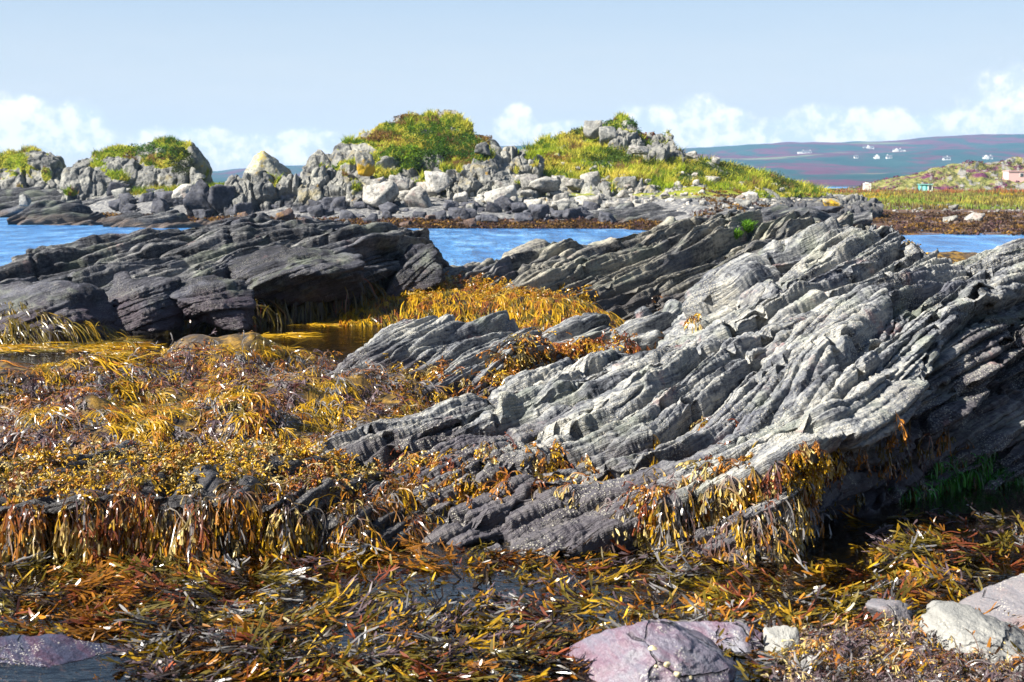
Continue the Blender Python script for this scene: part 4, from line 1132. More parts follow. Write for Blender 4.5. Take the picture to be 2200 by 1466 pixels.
# the ones that stand out
B_LICH = boulder_mat('lichen_patched_rock', [(0.33, (0.10, 0.10, 0.085)), (0.5, (0.20, 0.20, 0.165)), (0.65, (0.31, 0.30, 0.25))], [((0.32, 0.24, 0.04), 1.5, 0.53, 0.62, 0.7, (1, 2, 8)), ((0.05, 0.05, 0.055), 1.2, 0.58, 0.66, 0.7, (4, 1, 2))])
pyr = make_mesh('pointed_rock', boulder_verts(411, 22, 5, 0.06, planes=[(-0.62, -0.55, 0.62, 0.62), (0.72, -0.30, 0.62, 0.55), (0.25, -0.9, 0.40, 0.62), (0.1, 0.8, 0.6, 0.6), (-0.9, 0.2, 0.3, 0.8)]), ICOF, B_LICH)
pl = make_mesh('lichen_boulder', boulder_verts(413, 18, 11, 0.06), ICOF, B_YEL)
boulder('', 522, 622, 326, 392, 'pointed pyramid rock with yellow lichen left of the tallest crag', mesh=pyr, Y=76, yaw=0, tilt=0.03, name='pointed_rock', cat='rock', deep=0.8)
boulder('', 764, 806, 326, 378, 'upright slab with an orange lichen face on the tallest crag', mesh=pl, Y=74.5, name='lichen_boulder')
boulder('pale', 780, 856, 394, 444, 'large pale wedge-shaped boulder below the orange lichen slab', idx=2, Y=71)
boulder('pale', 868, 930, 402, 452, 'tilted pale block right of the large pale wedge', idx=5, Y=71)
boulder('pale', 912, 966, 368, 416, 'pale leaning slab at the foot of the central turf slope', idx=8, Y=73)
boulder('pale', 1040, 1112, 404, 446, 'pale domed boulder with dark shaded right half', idx=3, Y=71)
boulder('pale', 1130, 1200, 380, 414, 'long pale slab wedge pointing up to the right', idx=10, Y=74)
boulder('dark', 962, 1012, 446, 478, 'squarish blue grey boulder at the tide line', idx=0, Y=67)
boulder('grey', 1021, 1056, 304, 332, 'small square block perched beside the tallest crag', idx=5, Y=77)
boulder('grey', 1253, 1294, 260, 298, 'left of two upright grey rocks near the knoll top', idx=2, Y=86)
boulder('grey', 1287, 1326, 272, 314, 'right of two upright grey rocks near the knoll top', idx=3, Y=85)
boulder('pale', 1350, 1394, 314, 332, 'low pale stone under the knoll top rocks', idx=1, Y=82)
boulder('pale', 1474, 1500, 325, 342, 'pale stone on the skyline right of the knoll top', idx=4, Y=84)
boulder('', 1764, 1812, 427, 452, 'boulder smothered in bright yellow lichen at the meadow edge', mesh=pl, Y=68, name='lichen_boulder')
boulder('dark', 1745, 1806, 444, 464, 'flat dark rock just under the bright yellow boulder', idx=6, Y=66)
boulder('grey', 1576, 1612, 428, 456, 'pale triangular stone standing left of the dark strata', idx=2, Y=68)
boulder('pale', 2072, 2116, 457, 479, 'larger pale boulder on the weedy mudflat', idx=9, Y=74)
boulder('grey', 2024, 2056, 465, 481, 'smaller grey boulder on the weedy mudflat', idx=2, Y=72)
boulder('pale', 2040, 2060, 441, 452, 'pale rounded stone at the back of the mudflat', idx=6, Y=95)
boulder('dark', 235, 275, 428, 452, 'dark stone beside the black rock platform', idx=3, Y=80)
boulder('grey', 42, 66, 418, 442, 'small pointed grey stone in front of the black platform', idx=10, Y=83)
boulder('dark', 395, 470, 388, 462, 'largest dark boulder of the left boulder heap', idx=5, Y=73)
boulder('dark', 440, 505, 398, 462, 'rounded dark boulder left of the blocky dark rock', idx=8, Y=72.5)
boulder('pale', 372, 420, 396, 428, 'pale block on top of the left boulder heap', idx=0, Y=75)

# the jumble
ZONES = [
 ('pale', 24, 740, 1060, 392, 440, 18, 46, 'pale boulder heaped below the tallest crag', 'pale boulders below the tallest crag'),
 ('pale', 32, 1060, 1320, 386, 446, 15, 48, 'pale boulder heaped below the saddle between the summits', 'pale boulders below the saddle'),
 ('pale', 34, 1320, 1680, 392, 450, 12, 34, 'pale stone scattered along the foot of the knoll', 'pale stones along the knoll foot'),
 ('pale', 10, 1180, 1560, 345, 388, 8, 20, 'small pale stone lying in the knoll grass', 'stones in the knoll grass'),
 ('dark', 32, 660, 1000, 438, 478, 18, 46, 'dark tide-washed boulder on the shore below the tallest crag', 'dark boulders below the tallest crag'),
 ('dark', 32, 1000, 1330, 440, 478, 15, 44, 'dark tide-washed boulder on the shore below the saddle', 'dark boulders below the saddle'),
 ('grey', 14, 1000, 1330, 432, 462, 14, 36, 'grey boulder between the pale and dark bands below the saddle', 'grey boulders below the saddle'),
 ('dark', 34, 250, 660, 412, 470, 18, 52, 'dark boulder in the shore heap below the left crags', 'dark boulders below the left crags'),
 ('grey', 10, 240, 520, 398, 440, 14, 36, 'grey stone along the top of the left boulder heap', 'grey stones of the left heap'),
 ('brown', 10, 240, 660, 466, 490, 18, 44, 'low weedy stone at the waterline left of the bay', 'weedy stones left of the bay'),
 ('brown', 12, 860, 1330, 472, 490, 14, 34, 'low weedy stone at the waterline across the bay', 'weedy stones across the bay'),
]
for kind, n, xa, xb, ya, yb, s0, s1, lab, grp in ZONES:
    k = 0
    while k < n:
        sx = s0 + (s1 - s0) * random.random() ** 1.7; sy = sx * random.uniform(0.5, 0.9)
        px = random.uniform(xa, xb); py = random.uniform(ya, yb)
        boulder(kind, px - sx / 2, px + sx / 2, py - sy * 0.6, py + sy * 0.4, lab, grp)
        k += 1

# the small stuff between the boulders
LOW = [v[:, :] for v in BV]
_bm = bmesh.new(); bmesh.ops.create_icosphere(_bm, subdivisions=2, radius=1.0)
IC2 = np.array([v.co[:] for v in _bm.verts]); IC2F = np.array([[v.index for v in f.verts] for f in _bm.faces]); _bm.free()
near2 = np.array([np.argmin(((ICO - q) ** 2).sum(1)) for q in IC2])
rr_ = np.random.default_rng(77)
SV, SF, SCc, off = [], [], [], 0
for (n, xa, xb, ya, yb, s0, s1, c0) in [(170, 680, 1330, 405, 470, 5, 14, (0.25, 0.24, 0.22)), (260, 1320, 1720, 400, 456, 4, 13, (0.31, 0.29, 0.26)), (120, 680, 1330, 455, 482, 5, 13, (0.07, 0.07, 0.085)),
                                       (110, 230, 660, 415, 478, 5, 14, (0.08, 0.08, 0.09)), (150, 1820, 2230, 440, 460, 3, 10, (0.20, 0.19, 0.18)), (90, 1900, 2230, 455, 502, 4, 14, (0.10, 0.07, 0.055))]:
    for k in range(n):
        px, py = rr_.uniform(xa, xb), rr_.uniform(ya, yb)
        g = land(px, py)
        if g is None: continue
        s = (s0 + (s1 - s0) * rr_.uniform() ** 1.5) / FPX * g[1] / 2
        v = LOW[rr_.integers(12)][near2] * np.array([s * rr_.uniform(0.8, 1.3), s, s * rr_.uniform(0.5, 0.9)])
        a = rr_.uniform(0, 6.28); ca, sa = math.cos(a), math.sin(a)
        v = np.stack([v[:, 0] * ca - v[:, 1] * sa, v[:, 0] * sa + v[:, 1] * ca, v[:, 2]], -1)
        SV.append(v + g + np.array([0, 0, s * 0.25])); SF.append(IC2F + off); off += len(v)
        SCc.append(np.tile(np.array(c0) * rr_.uniform(0.6, 1.4), (len(v), 1)))
M_STONE = colmat('small_stone', 0.85, 0.2, 0.0)
link('shingle', make_mesh('shingle', np.concatenate(SV), [np.concatenate(SF)], M_STONE, cols=np.concatenate(SCc), smooth=False), kind='stuff', label='small stones strewn between the boulders of the far shore', cat='shingle')

# ------------------------------------------------------------------ meadow grass, heather and shore weed
r = np.random.default_rng(5)
n = 26000
px = r.uniform(1480, 2260, n); Y = 104 * (260 / 104) ** r.uniform(0, 1, n)
x = (px - CX) / FPX * Y
z = far_h(x, Y, False)
gp = np.stack([x, Y, z], -1)
tt = fbm(gp * np.array([0.05, 0.035, 0]) + 3, 3, 5)[:, None]; t2 = fbm(gp * np.array([0.09, 0.03, 0]) + 9, 2, 6)[:, None]
col = np.where(tt > 0.0, np.array([0.36, 0.31, 0.06]), np.array([0.19, 0.25, 0.035]))
col = np.where(t2 > 0.30, np.array([0.45, 0.28, 0.01]), col)
t3 = fbm(gp * np.array([0.25, 0.08, 0]) + 5, 3, 8, 0.7)[:, None]
col = np.where(t3 > 0.25, np.array([0.16, 0.12, 0.04]), np.where(t3 < -0.35, np.array([0.07, 0.12, 0.02]), col))
red = ((Y > 190)[:, None]) & (t2 < 0.05) & (r.uniform(size=(n, 1)) < 0.45)
col = np.where(red, np.array([0.26, 0.09, 0.03]), col) * r.uniform(0.7, 1.3, (n, 1))
V, F, C = blades(gp, np.where(red[:, 0], 0.42, 0.25) * r.uniform(0.5, 1.4, n) * np.clip(1 + 1.3 * t3[:, 0], 0.5, 2), r.uniform(0.10, 0.2, n) * Y / 150, col, 0.25, seed=4)
link('meadow_grass', make_mesh('meadow_grass', V, [F], M_GRASS, cols=C), kind='stuff', label='meadow grass with red dock and yellow ragwort around the green hut', cat='grass')

n = 9000
px = r.uniform(120, 560, n); Y = r.uniform(76, 90, n)
x = (px - CX) / FPX * Y; z = far_h(x, Y, False); ok = z > 1.3
gp = np.stack([x, Y, z], -1)[ok]
tt = fbm(gp * 0.35, 3, 15)[:, None]
col = np.where(tt > 0.05, np.array([0.30, 0.27, 0.03]), np.array([0.13, 0.19, 0.015])) * r.uniform(0.7, 1.3, (len(gp), 1))
V, F, C = blades(gp, 0.32 * r.uniform(0.5, 1.5, len(gp)), r.uniform(0.05, 0.1, len(gp)), col, 0.4, seed=14)
link('shore_grass', make_mesh('shore_grass', V, [F], M_GRASS, cols=C), kind='stuff', label='yellow green grass between the two left crags and the boulders', cat='grass')

# heather clumps along the knoll on the right
def wfk(px, py, c, nn): return 0.15 + np.clip(fbm(c.reshape(-1, 3) * 0.12, 2, 44).reshape(px.shape) * 2.5, 0, 1)
gp, gn, gx, gy = sample(S_k, 420, wfk, 6)
cc = np.where((r.uniform(size=(420, 1)) < 0.5), np.array([0.14, 0.035, 0.085]), np.array([0.12, 0.12, 0.03]))
V, F, C = join([leaves(gp, r.uniform(0.5, 1.2, 420), 30, np.full(420, 0.22), cc, flat=0.5, seed=3)])
link('heather', make_mesh('heather', V, F, M_GRASS, cols=C), kind='stuff', label='purple heather clumps on the rocky slope behind the hut', cat='heather')

# brown weed on the far tide line
n = 2600
px = r.uniform(150, 2260, n); ysh = np.interp(px, PXS, YS)
Y = ysh + np.where(px > 1500, r.uniform(-0.5, 38, n), r.uniform(-0.3, 2.6, n))
x = (px - CX) / FPX * Y; z = far_h(x, Y, True)
gp = np.stack([x, Y, np.maximum(z, 0.0)], -1)
pal = np.array([[0.05, 0.03, 0.02], [0.10, 0.06, 0.03], [0.20, 0.11, 0.025], [0.09, 0.05, 0.05]])
V, F, C = leaves(gp, r.uniform(0.25, 0.6, n), 34, np.full(n, 0.09), pal[r.choice(4, n, p=[.3, .3, .2, .2])], flat=0.28, seed=9)
link('tideline_weed', make_mesh('tideline_weed', V, [F], M_GRASS, cols=C), kind='stuff', label='brown seaweed along the far tide line and mudflat', cat='seaweed')
# ------------------------------------------------------------------ seaweed
def ribbons(root, d0, L, W, K, grav, wig, colA, colB, hint, prof=(0.7, 1.0, 1.0, 0.9, 0.6), floor=None, seed=0, fold=0.0):
    """one flat frond per row; returns mesh arrays and the end points and end directions"""
    r = np.random.default_rng(seed)
    n = len(root)
    p = root.copy(); d = unit(d0)
    g = np.zeros((n, 3)); g[:, 2] = -1
    pts = [p.copy()]; sides = []
    hint = unit(hint + 0.45 * r.normal(size=(n, 3)))
    for k in range(K):
        d = unit(d + (grav / K * 2.0)[:, None] * g + wig * r.normal(size=(n, 3)))
        sides.append(unit(np.cross(d, hint)))
        p = p + d * (L / K)[:, None]
        if floor is not None:
            f = floor(p[:, 0], p[:, 1]); p[:, 2] = np.maximum(p[:, 2], f)
        pts.append(p.copy())
    sides.append(sides[-1])
    tt = np.linspace(0, 1, K + 1)
    w = np.interp(tt, np.linspace(0, 1, len(prof)), prof)
    V = np.empty((n, K + 1, 2, 3)); C = np.empty((n, K + 1, 2, 3))
    for k in range(K + 1):
        o = sides[k] * (W * w[k] * 0.5)[:, None]
        V[:, k, 0] = pts[k] - o; V[:, k, 1] = pts[k] + o
        c = colA * (1 - tt[k]) + colB * tt[k]
        C[:, k, 0] = c; C[:, k, 1] = c
    b = np.arange(n)[:, None] * (2 * (K + 1)) + np.arange(K)[None, :] * 2
    F = np.stack([b, b + 1, b + 3, b + 2], -1).reshape(-1, 4)
    return (V.reshape(-1, 3), F, np.clip(C.reshape(-1, 3), 0.002, 1)), pts[-1], d, pts


def bulbs(pos, d, ln, rad, col):
    n = len(pos); d = unit(d)
    u = unit(np.cross(d, np.array([0.3, 1.0, 0.2]))); v = np.cross(d, u)
    m_ = pos + d * (ln * 0.55)[:, None]
    q = [pos] + [m_ + (u * math.cos(a) + v * 0.7 * math.sin(a)) * rad[:, None] for a in (0, math.pi / 2, math.pi, 1.5 * math.pi)] + [pos + d * ln[:, None]]
    V = np.stack(q, 1).reshape(-1, 3)
    b = np.arange(n)[:, None] * 6
    f = []
    for i in range(4):
        j = (i + 1) % 4
        f.append(np.concatenate([b, b + 1 + j, b + 1 + i], 1)); f.append(np.concatenate([b + 5, b + 1 + i, b + 1 + j], 1))
    return V, np.concatenate(f), np.repeat(np.clip(col, 0.002, 1), 6, 0)


YEL, ORA, OLI, DRK, PUR, TIP, RED, GRY = [np.array(c) for c in ((0.46, 0.27, 0.010), (0.34, 0.135, 0.012), (0.13, 0.095, 0.011), (0.030, 0.018, 0.010), (0.115, 0.078, 0.085), (0.52, 0.40, 0.15), (0.17, 0.045, 0.016), (0.22, 0.21, 0.205))]


def pick(r, n, table):
    cols = np.array([c for c, _ in table]); w_ = np.array([x for _, x in table], float)
    return cols[r.choice(len(cols), n, p=w_ / w_.sum())]


def pick_near(r, p, table, freq=3.0, jit=0.30):
    """like pick, but neighbours tend to share a colour"""
    cols = np.array([c for c, _ in table]); w_ = np.array([x for _, x in table], float)
    v = perlin(p * freq + w_[0], len(table)) + jit * r.normal(size=len(p))
    u = (np.argsort(np.argsort(v)) + 0.5) / len(p)
    return cols[np.clip(np.searchsorted(np.cumsum(w_ / w_.sum()), u), 0, len(cols) - 1)]


STEM = [(DRK, 4.5), (PUR, 3), (RED, 1.2), (OLI, 1.5), (GRY, 0.8)]
TIPS = [(YEL, 3.4), (ORA, 2.2), (TIP, 1.6), (OLI, 2.2), (RED, 0.8), (DRK, 1)]


def wrack(p, nrm, seed, L=(0.08, 0.24), br=7, W=0.007, grav=1.0, out=0.55, stem=STEM, tips=TIPS, forks=3, bulb=1.0, floor=None, wig=0.16, spread=0.5, tipW=1.0, flow=None):
    r = np.random.default_rng(seed)
    n = len(p)
    if n == 0: return []
    k = np.repeat(np.arange(n), br); m_ = len(k)
    tl = r.uniform(L[0], L[1], n)
    ts, tc = pick_near(r, p, stem, 2.6), pick_near(r, p + 31.0, tips, 3.1)
    d0 = nrm[k] * out + spread * r.normal(size=(m_, 3)) + np.array([0, 0, -0.35]) * grav
    if flow is not None: d0 = d0 + flow
    ln = tl[k] * r.uniform(0.55, 1.1, m_)
    vr = r.uniform(0.75, 1.25, (m_, 1))
    a, end, d, pts = ribbons(p[k] + 0.012 * r.normal(size=(m_, 3)), d0, ln, W * r.uniform(0.7, 1.4, m_), 6, grav * r.uniform(0.6, 1.2, m_), wig, ts[k] * vr, (0.55 * ts[k] + 0.45 * tc[k]) * vr, nrm[k], floor=floor, seed=seed + 1)
    parts = [a]
    # forked ends, some from half way along
    src = np.concatenate([end, pts[4][: m_ // 2], pts[3][m_ // 2:]]); sd_ = np.concatenate([d, d[: m_ // 2], d[m_ // 2:]]); kk = np.concatenate([k, k[: m_ // 2], k[m_ // 2:]])
    j = np.repeat(np.arange(len(src)), forks); q = len(j)
    c2 = tc[kk[j]] * r.uniform(0.7, 1.3, (q, 1))
    c1 = 0.5 * ts[kk[j]] + 0.5 * c2
    fl = tl[kk[j]] * r.uniform(0.18, 0.36, q)
    f, e2, d2, _ = ribbons(src[j], sd_[j] + 0.5 * r.normal(size=(q, 3)), fl, W * tipW * r.uniform(0.8, 1.6, q), 3, grav * 0.5 * np.ones(q), 0.1, c1, c2, nrm[kk[j]], prof=(0.6, 0.9, 1.2, 0.9), floor=floor, seed=seed + 2)
    parts.append(f)
    if bulb > 0:
        s = r.uniform(size=q) < 0.6
        bl = W * bulb * r.uniform(1.2, 3.2, q)[s]
        cb = c2[s] * r.uniform(0.9, 1.35, (s.sum(), 1))
        parts.append(bulbs(e2[s] - d2[s] * 0.004, d2[s] + 0.2 * r.normal(size=(s.sum(), 3)), bl * 1.15, bl * 0.25, cb))
    return parts


def strands(p, nrm, seed, L=(0.3, 0.7), br=10, W=0.006, grav=1.0, table=((YEL, 4), (ORA, 1), (OLI, 3), (DRK, 2)), spread=0.45, out=0.5, floor=None, wig=0.10, K=8, flow=None, zs=1.0):
    r = np.random.default_rng(seed); n = len(p)
    if n == 0: return []
    k = np.repeat(np.arange(n), br); m_ = len(k)
    tc = pick(r, n, table)
    d0 = nrm[k] * out + spread * r.normal(size=(m_, 3)) * np.array([1, 1, zs])
    if flow is not None: d0 = d0 + (flow[k] if np.ndim(flow) == 2 else flow)
    vr = r.uniform(0.6, 1.4, (m_, 1))
    a, e, d, pts = ribbons(p[k] + 0.03 * r.normal(size=(m_, 3)) * np.array([1, 1, 0.3]), d0, r.uniform(L[0], L[1], m_), W * r.uniform(0.7, 1.5, m_), K, grav * r.uniform(0.7, 1.3, m_), wig, tc[k] * vr * 0.8, tc[k] * vr, nrm[k], prof=(0.6, 1, 1.25, 0.9, 1.2, 0.4), floor=floor, seed=seed + 1)
    return [a]


def weedmat(name, rough, spec, trans):
    m, t, out = new_mat(name)
    c = t.node('ShaderNodeAttribute', attribute_name='Col').outputs['Color']
    b = t.node('ShaderNodeBsdfPrincipled')
    t.set(b.inputs['Base Color'], c); t.set(b.inputs['Roughness'], rough); t.set(b.inputs['Specular IOR Level'], spec)
    tl = t.node('ShaderNodeBsdfTranslucent', {'Color': c})
    mx = t.node('ShaderNodeMixShader', {0: trans, 1: b.outputs[0], 2: tl.outputs[0]})
    t.l.new(mx.outputs[0], out.inputs['Surface'])
    return m


M_WRACK = weedmat('wet_wrack', 0.27, 0.55, 0.22)
M_STRAND = weedmat('wet_strands', 0.32, 0.45, 0.25)


def weed_obj(name, parts, mat, label):
    parts = [q for q in parts if len(q[0])]
    V, F, C = join(parts)
    return link(name, make_mesh(name, V, F, mat, cols=C), kind='stuff', label=label, cat='seaweed')


def noise2(px, py, s, seed):
    q = np.stack([px.ravel() * s, py.ravel() * s * 1.6, np.zeros(px.size) + seed * 0.7], -1)
    return fbm(q, 2, seed).reshape(px.shape)


def floor_near(x, y): return near_h(x, y) + 0.012


# ---- ledge, front left
fv = S_ledge.shape[1] - 42
def w_ledge(px, py, c, nn): return np.clip(0.22 + 3.0 * noise2(px, py, 0.016, 1), 0.015, 1) * np.where((py > 1030) & (py < 1165), 1.0, 0.36)
p_, n_, x_, y_ = sample(Q_ledge, 4600, w_ledge, 1, fv + 4, 0.35)
parts = []
topm = y_ < 1045 + 15 * np.sin(x_ * 0.02)
topm &= np.random.default_rng(3).uniform(size=len(topm)) < 0.6
parts += wrack(p_[topm], n_[topm], 11, L=(0.05, 0.12), br=6, W=0.008, grav=0.7, out=0.8, tips=[(YEL, 4), (ORA, 2.4), (TIP, 1.6), (OLI, 2.6), (RED, 1)], bulb=1.1)
topm = y_ < 1045 + 15 * np.sin(x_ * 0.02)
parts += wrack(p_[~topm], n_[~topm], 12, L=(0.07, 0.26), br=8, W=0.0070, grav=2.0, out=0.5, wig=0.27,  stem=[(DRK, 3.4), (PUR, 2.4), (RED, 1.8), (ORA * 0.6, 1.4), (GRY, .5)], tips=[(YEL, 3.4), (ORA, 3), (TIP, 1.6), (GRY, 0.8), (RED, 1.2), (OLI, 1.5)], bulb=1.0)
def w_ledge2(px, py, c, nn): return np.clip(blobs(px, py, [(420, 1000, 440, 30), (650, 1010, 180, 40), (100, 1060, 200, 36)]), 0, 1)
p_, n_, x_, y_ = sample(Q_ledge, 520, w_ledge2, 2, fv + 20, 0.6)
parts += wrack(p_, n_, 13, L=(0.04, 0.11), br=6, W=0.009, grav=0.5, out=0.7, tips=[(YEL, 5), (ORA, 2), (TIP, 1.6), (OLI, 2)], bulb=1.1)
weed_obj('hanging_wrack', parts, M_WRACK, 'bladder weed hanging in bunches over the low ledge at front left')

# ---- main outcrop: curtain at its foot, fringe higher up, sparse tufts between
fv = S_main.shape[1] - 52
def w_m1(px, py, c, nn): return blobs(px, py, [(1530, 1130, 170, 110), (1430, 1080, 120, 70, 0.7), (1640, 1060, 90, 80), (1330, 1200, 80, 40, 0.8), (1250, 1230, 60, 20, .7)]) * np.clip(0.8 + 0.8 * noise2(px, py, 0.014, 3), 0, 1)
p_, n_, x_, y_ = sample(Q_main, 620, w_m1, 4, fv, 0.35)
parts = wrack(p_, n_, 14, L=(0.09, 0.24), br=8, W=0.0075, grav=1.5, out=0.45, stem=[(PUR, 4), (DRK, 2), (GRY, 1.5), (RED, 0.5)], tips=[(YEL, 2.5), (TIP, 2), (ORA, 1.2), (GRY, 1.5), (OLI, 1)], bulb=1.0)
def w_m2(px, py, c, nn): return blobs(px, py, [(1620, 1010, 140, 36), (1740, 975, 50, 30, .7), (1420, 1060, 80, 40, .8), (720, 1020, 120, 45), (880, 1010, 100, 40, .8), (1000, 1040, 120, 45, .7), (1180, 1010, 50, 60, .8), (1260, 1010, 50, 45, .6), (1390, 960, 26, 40, .6), (980, 985, 90, 16, .6), (1530, 912, 40, 12, .5), (1395, 928, 16, 10, .6), (1090, 950, 90, 40, .18), (1500, 690, 12, 12, .9), (1575, 690, 10, 10, .9)]) * np.clip(0.55 + 1.6 * noise2(px, py, 0.02, 5), 0, 1)
p_, n_, x_, y_ = sample(Q_main, 950, w_m2, 5, fv, 0.35)
parts += wrack(p_, n_, 15, L=(0.04, 0.15), br=6, W=0.008, grav=1.1, out=0.7, tips=[(YEL, 4), (ORA, 3), (TIP, 2), (RED, .5)], stem=[(RED, 2), (PUR, 2), (DRK, 2), (OLI, 1)], bulb=1.25)
def w_m3(px, py, c, nn): return blobs(px, py, [(1850, 1010, 130, 60, .35), (1960, 960, 160, 70, .2), (1750, 1090, 30, 60, .3), (2060, 1010, 60, 40, .4), (2020, 1050, 120, 40, .5)])
p_, n_, x_, y_ = sample(Q_main, 150, w_m3, 6, fv, 0.5)
parts += wrack(p_, n_, 16, L=(0.06, 0.15), br=5, W=0.007, grav=1.4, out=0.4, tips=[(ORA, 2), (OLI, 3), (PUR, 2)])
weed_obj('bladder_wrack', parts, M_WRACK, 'bladder weed clinging to the foot of the largest pale outcrop')
# bright green weed under the right cliff
def w_g(px, py, c, nn): return blobs(px, py, [(2040, 1040, 45, 60), (2110, 1030, 50, 55, .8), (2170, 1040, 30, 40, .5), (1960, 1060, 40, 30, .3)])
p_, n_, x_, y_ = sample(Q_main, 300, w_g, 7, fv, 0.6)
GRN = np.array([0.035, 0.20, 0.012])
weed_obj('green_weed', strands(p_, n_, 17, L=(0.05, 0.16), br=9, W=0.007, grav=1.8, table=((GRN, 3), (GRN * 0.5, 2), (GRN * 1.4, 1)), out=0.3), M_STRAND, 'bright green gutweed hanging in the shade of the right cliff')

# ---- stepped slab and the gaps between the slabs
def w_s(px, py, c, nn): return blobs(px, py, [(760, 850, 130, 45), (880, 830, 90, 50), (950, 800, 50, 30, .7), (680, 870, 60, 30), (1090, 800, 60, 60, .8), (1140, 760, 40, 40, .7), (1000, 850, 50, 30, .6)]) * np.clip(0.7 + 1.2 * noise2(px, py, 0.02, 7), 0, 1)
p_, n_, x_, y_ = sample(Q_slab, 420, w_s, 8, S_slab.shape[1] - 42, 0.4)
parts = wrack(p_, n_, 18, L=(0.07, 0.22), br=7, W=0.009, grav=0.9, out=0.6, stem=[(RED, 2), (PUR, 2), (DRK, 2)], tips=[(YEL, 3), (ORA, 3), (TIP, 1), (OLI, 1)], bulb=1.2)
for Q_, S_, bl, sdd in ((Q_p, S_p, [(1310, 745, 60, 30), (1420, 750, 70, 30), (1530, 725, 40, 30)], 21), (Q_o, S_o, [(1190, 760, 40, 14), (1260, 745, 50, 16)], 22)):
    p_, n_, x_, y_ = sample(Q_, 110, lambda px, py, c, nn: blobs(px, py, bl), sdd, S_.shape[1] - 32, 0.5)
    parts += wrack(p_, n_, sdd + 30, L=(0.06, 0.18), br=7, W=0.009, grav=0.9, out=0.6, stem=[(RED, 2), (DRK, 2)], tips=[(YEL, 3), (ORA, 3), (RED, 1)], bulb=1.2)
weed_obj('bladder_wrack', parts, M_WRACK, 'brown and yellow bladder weed along the foot of the stepped slate slab')

# ---- bank between ledge and channel, on the bed itself
BED = SB[:, :, :]
def dens_bank(px, py, c, nn): return (c[..., 2] > -0.05) * sst(8.6, 9.3, c[..., 1]) * (1 - sst(16.4, 17.5, c[..., 1])) * np.clip(0.9 + 0.5 * noise2(px, py, 0.01, 9), 0.25, 1) * (px < 1250) * (py > np.interp(px, [0, 300, 560, 700, 820, 1300], [806, 757, 742, 736, 726, 700])) * (1.0 / np.clip(c[..., 1] / 10, .8, 3) ** 1.2)
BEDF = BED[:, ::-1]
def samp_bed(n, wf, seed):
    Qr = np.transpose(BED, (1, 0, 2))       # rows in depth first gives upward normals after the flip below
    p_, n_, a, b = sample(Qr[:, ::-1], n, wf, seed, facing=2.0)
    n_ = np.where(n_[:, 2:3] < 0, -n_, n_)
    return p_, n_, a, b
p_, n_, x_, y_ = samp_bed(2900, dens_bank, 31)
tz = noise2(x_, y_, 0.008, 33) + blobs(x_, y_, [(420, 880, 130, 40), (300, 880, 100, 40), (600, 940, 60, 20), (200, 790, 120, 16), (600, 750, 110, 14)]) * 0.5 - blobs(x_, y_, [(530, 800, 120, 45), (300, 800, 160, 30), (60, 940, 120, 40), (90, 850, 90, 40)]) * 0.4
ye = tz > 0.12
parts = wrack(p_[~ye], n_[~ye], 41, L=(0.08, 0.26), br=8, W=0.008, grav=1.0, out=0.35, spread=0.55, stem=[(PUR, 4), (RED, 1.6), (DRK, 2), (GRY, 1.2)], tips=[(PUR, 2), (ORA, 1.6), (GRY, 1.6), (YEL, 1.3), (RED, 1)], bulb=0.9, floor=floor_near)
weed_obj('matted_wrack', parts, M_WRACK, 'matted purple brown weed over the bank between the ledge and the channel')
fl = np.tile(np.array([0.5, -0.75, 0.0]), (ye.sum(), 1)) + 0.5 * np.random.default_rng(2).normal(size=(ye.sum(), 3)) * np.array([1, 1, 0])
parts = strands(p_[ye] + np.array([0, 0, 0.03]), n_[ye], 42, L=(0.09, 0.24), br=22, W=0.006, grav=0.9, table=((YEL, 4.5), (ORA, 1.4), (OLI, 3), (GRY, 1)), spread=0.45, out=0.0, floor=floor_near, flow=fl, zs=0.12, wig=0.17)
weed_obj('knotted_wrack', parts, M_STRAND, 'bright yellow strands of knotted weed lying on the bank at left')

# ---- shelf in front of the middle outcrop
def dens_shelf(px, py, c, nn): return (c[..., 2] > -0.03) * sst(18.6, 19.4, c[..., 1]) * (px > 740) * (px < 1330) * (py > 560)
p_, n_, x_, y_ = samp_bed(2000, dens_shelf, 51)
front = y_ > 640 + 12 * np.sin(x_ * 0.05)
parts = wrack(p_[~front], n_[~front], 52, L=(0.06, 0.14), br=8, W=0.010, grav=0.7, out=0.30, spread=0.5, stem=[(ORA, 2), (RED, 1), (OLI, 1), (YEL, 1)], tips=[(YEL, 5), (ORA, 3), (TIP, 1), (OLI, 2.5), (RED, 1)], bulb=1.1, floor=floor_near)
fl = np.tile(np.array([0.1, -0.9, -0.2]), (front.sum(), 1))
parts += strands(p_[front] + np.array([0, 0, 0.04]), n_[front], 53, L=(0.2, 0.55), br=16, W=0.010, grav=1.0, table=((YEL, 4), (ORA, 2), (OLI, 2.4), (DRK, 1), (RED, .7)), spread=0.25, out=0.12, floor=floor_near, flow=fl, zs=0.5)
def w_mid(px, py, c, nn): return blobs(px, py, [(1020, 605, 90, 18), (930, 615, 80, 14), (1130, 640, 120, 26), (1230, 650, 60, 30, .8), (870, 625, 60, 20), (1280, 620, 40, 12, .2)])
p_, n_, x_, y_ = sample(Q_mid, 260, w_mid, 54, S_mid.shape[1] - 52, 0.5)
parts += wrack(p_, n_, 55, L=(0.07, 0.18), br=7, W=0.014, grav=0.8, out=0.7, stem=[(ORA, 2), (RED, 1), (OLI, 1)], tips=[(YEL, 6), (ORA, 3), (TIP, 1)], bulb=1.3)
weed_obj('yellow_wrack', parts, M_STRAND, 'golden yellow weed draped over the shelf before the brown grey outcrop')
def w_mid2(px, py, c, nn): return blobs(px, py, [(1640, 640, 120, 26, .5), (1450, 655, 140, 22, .4)])
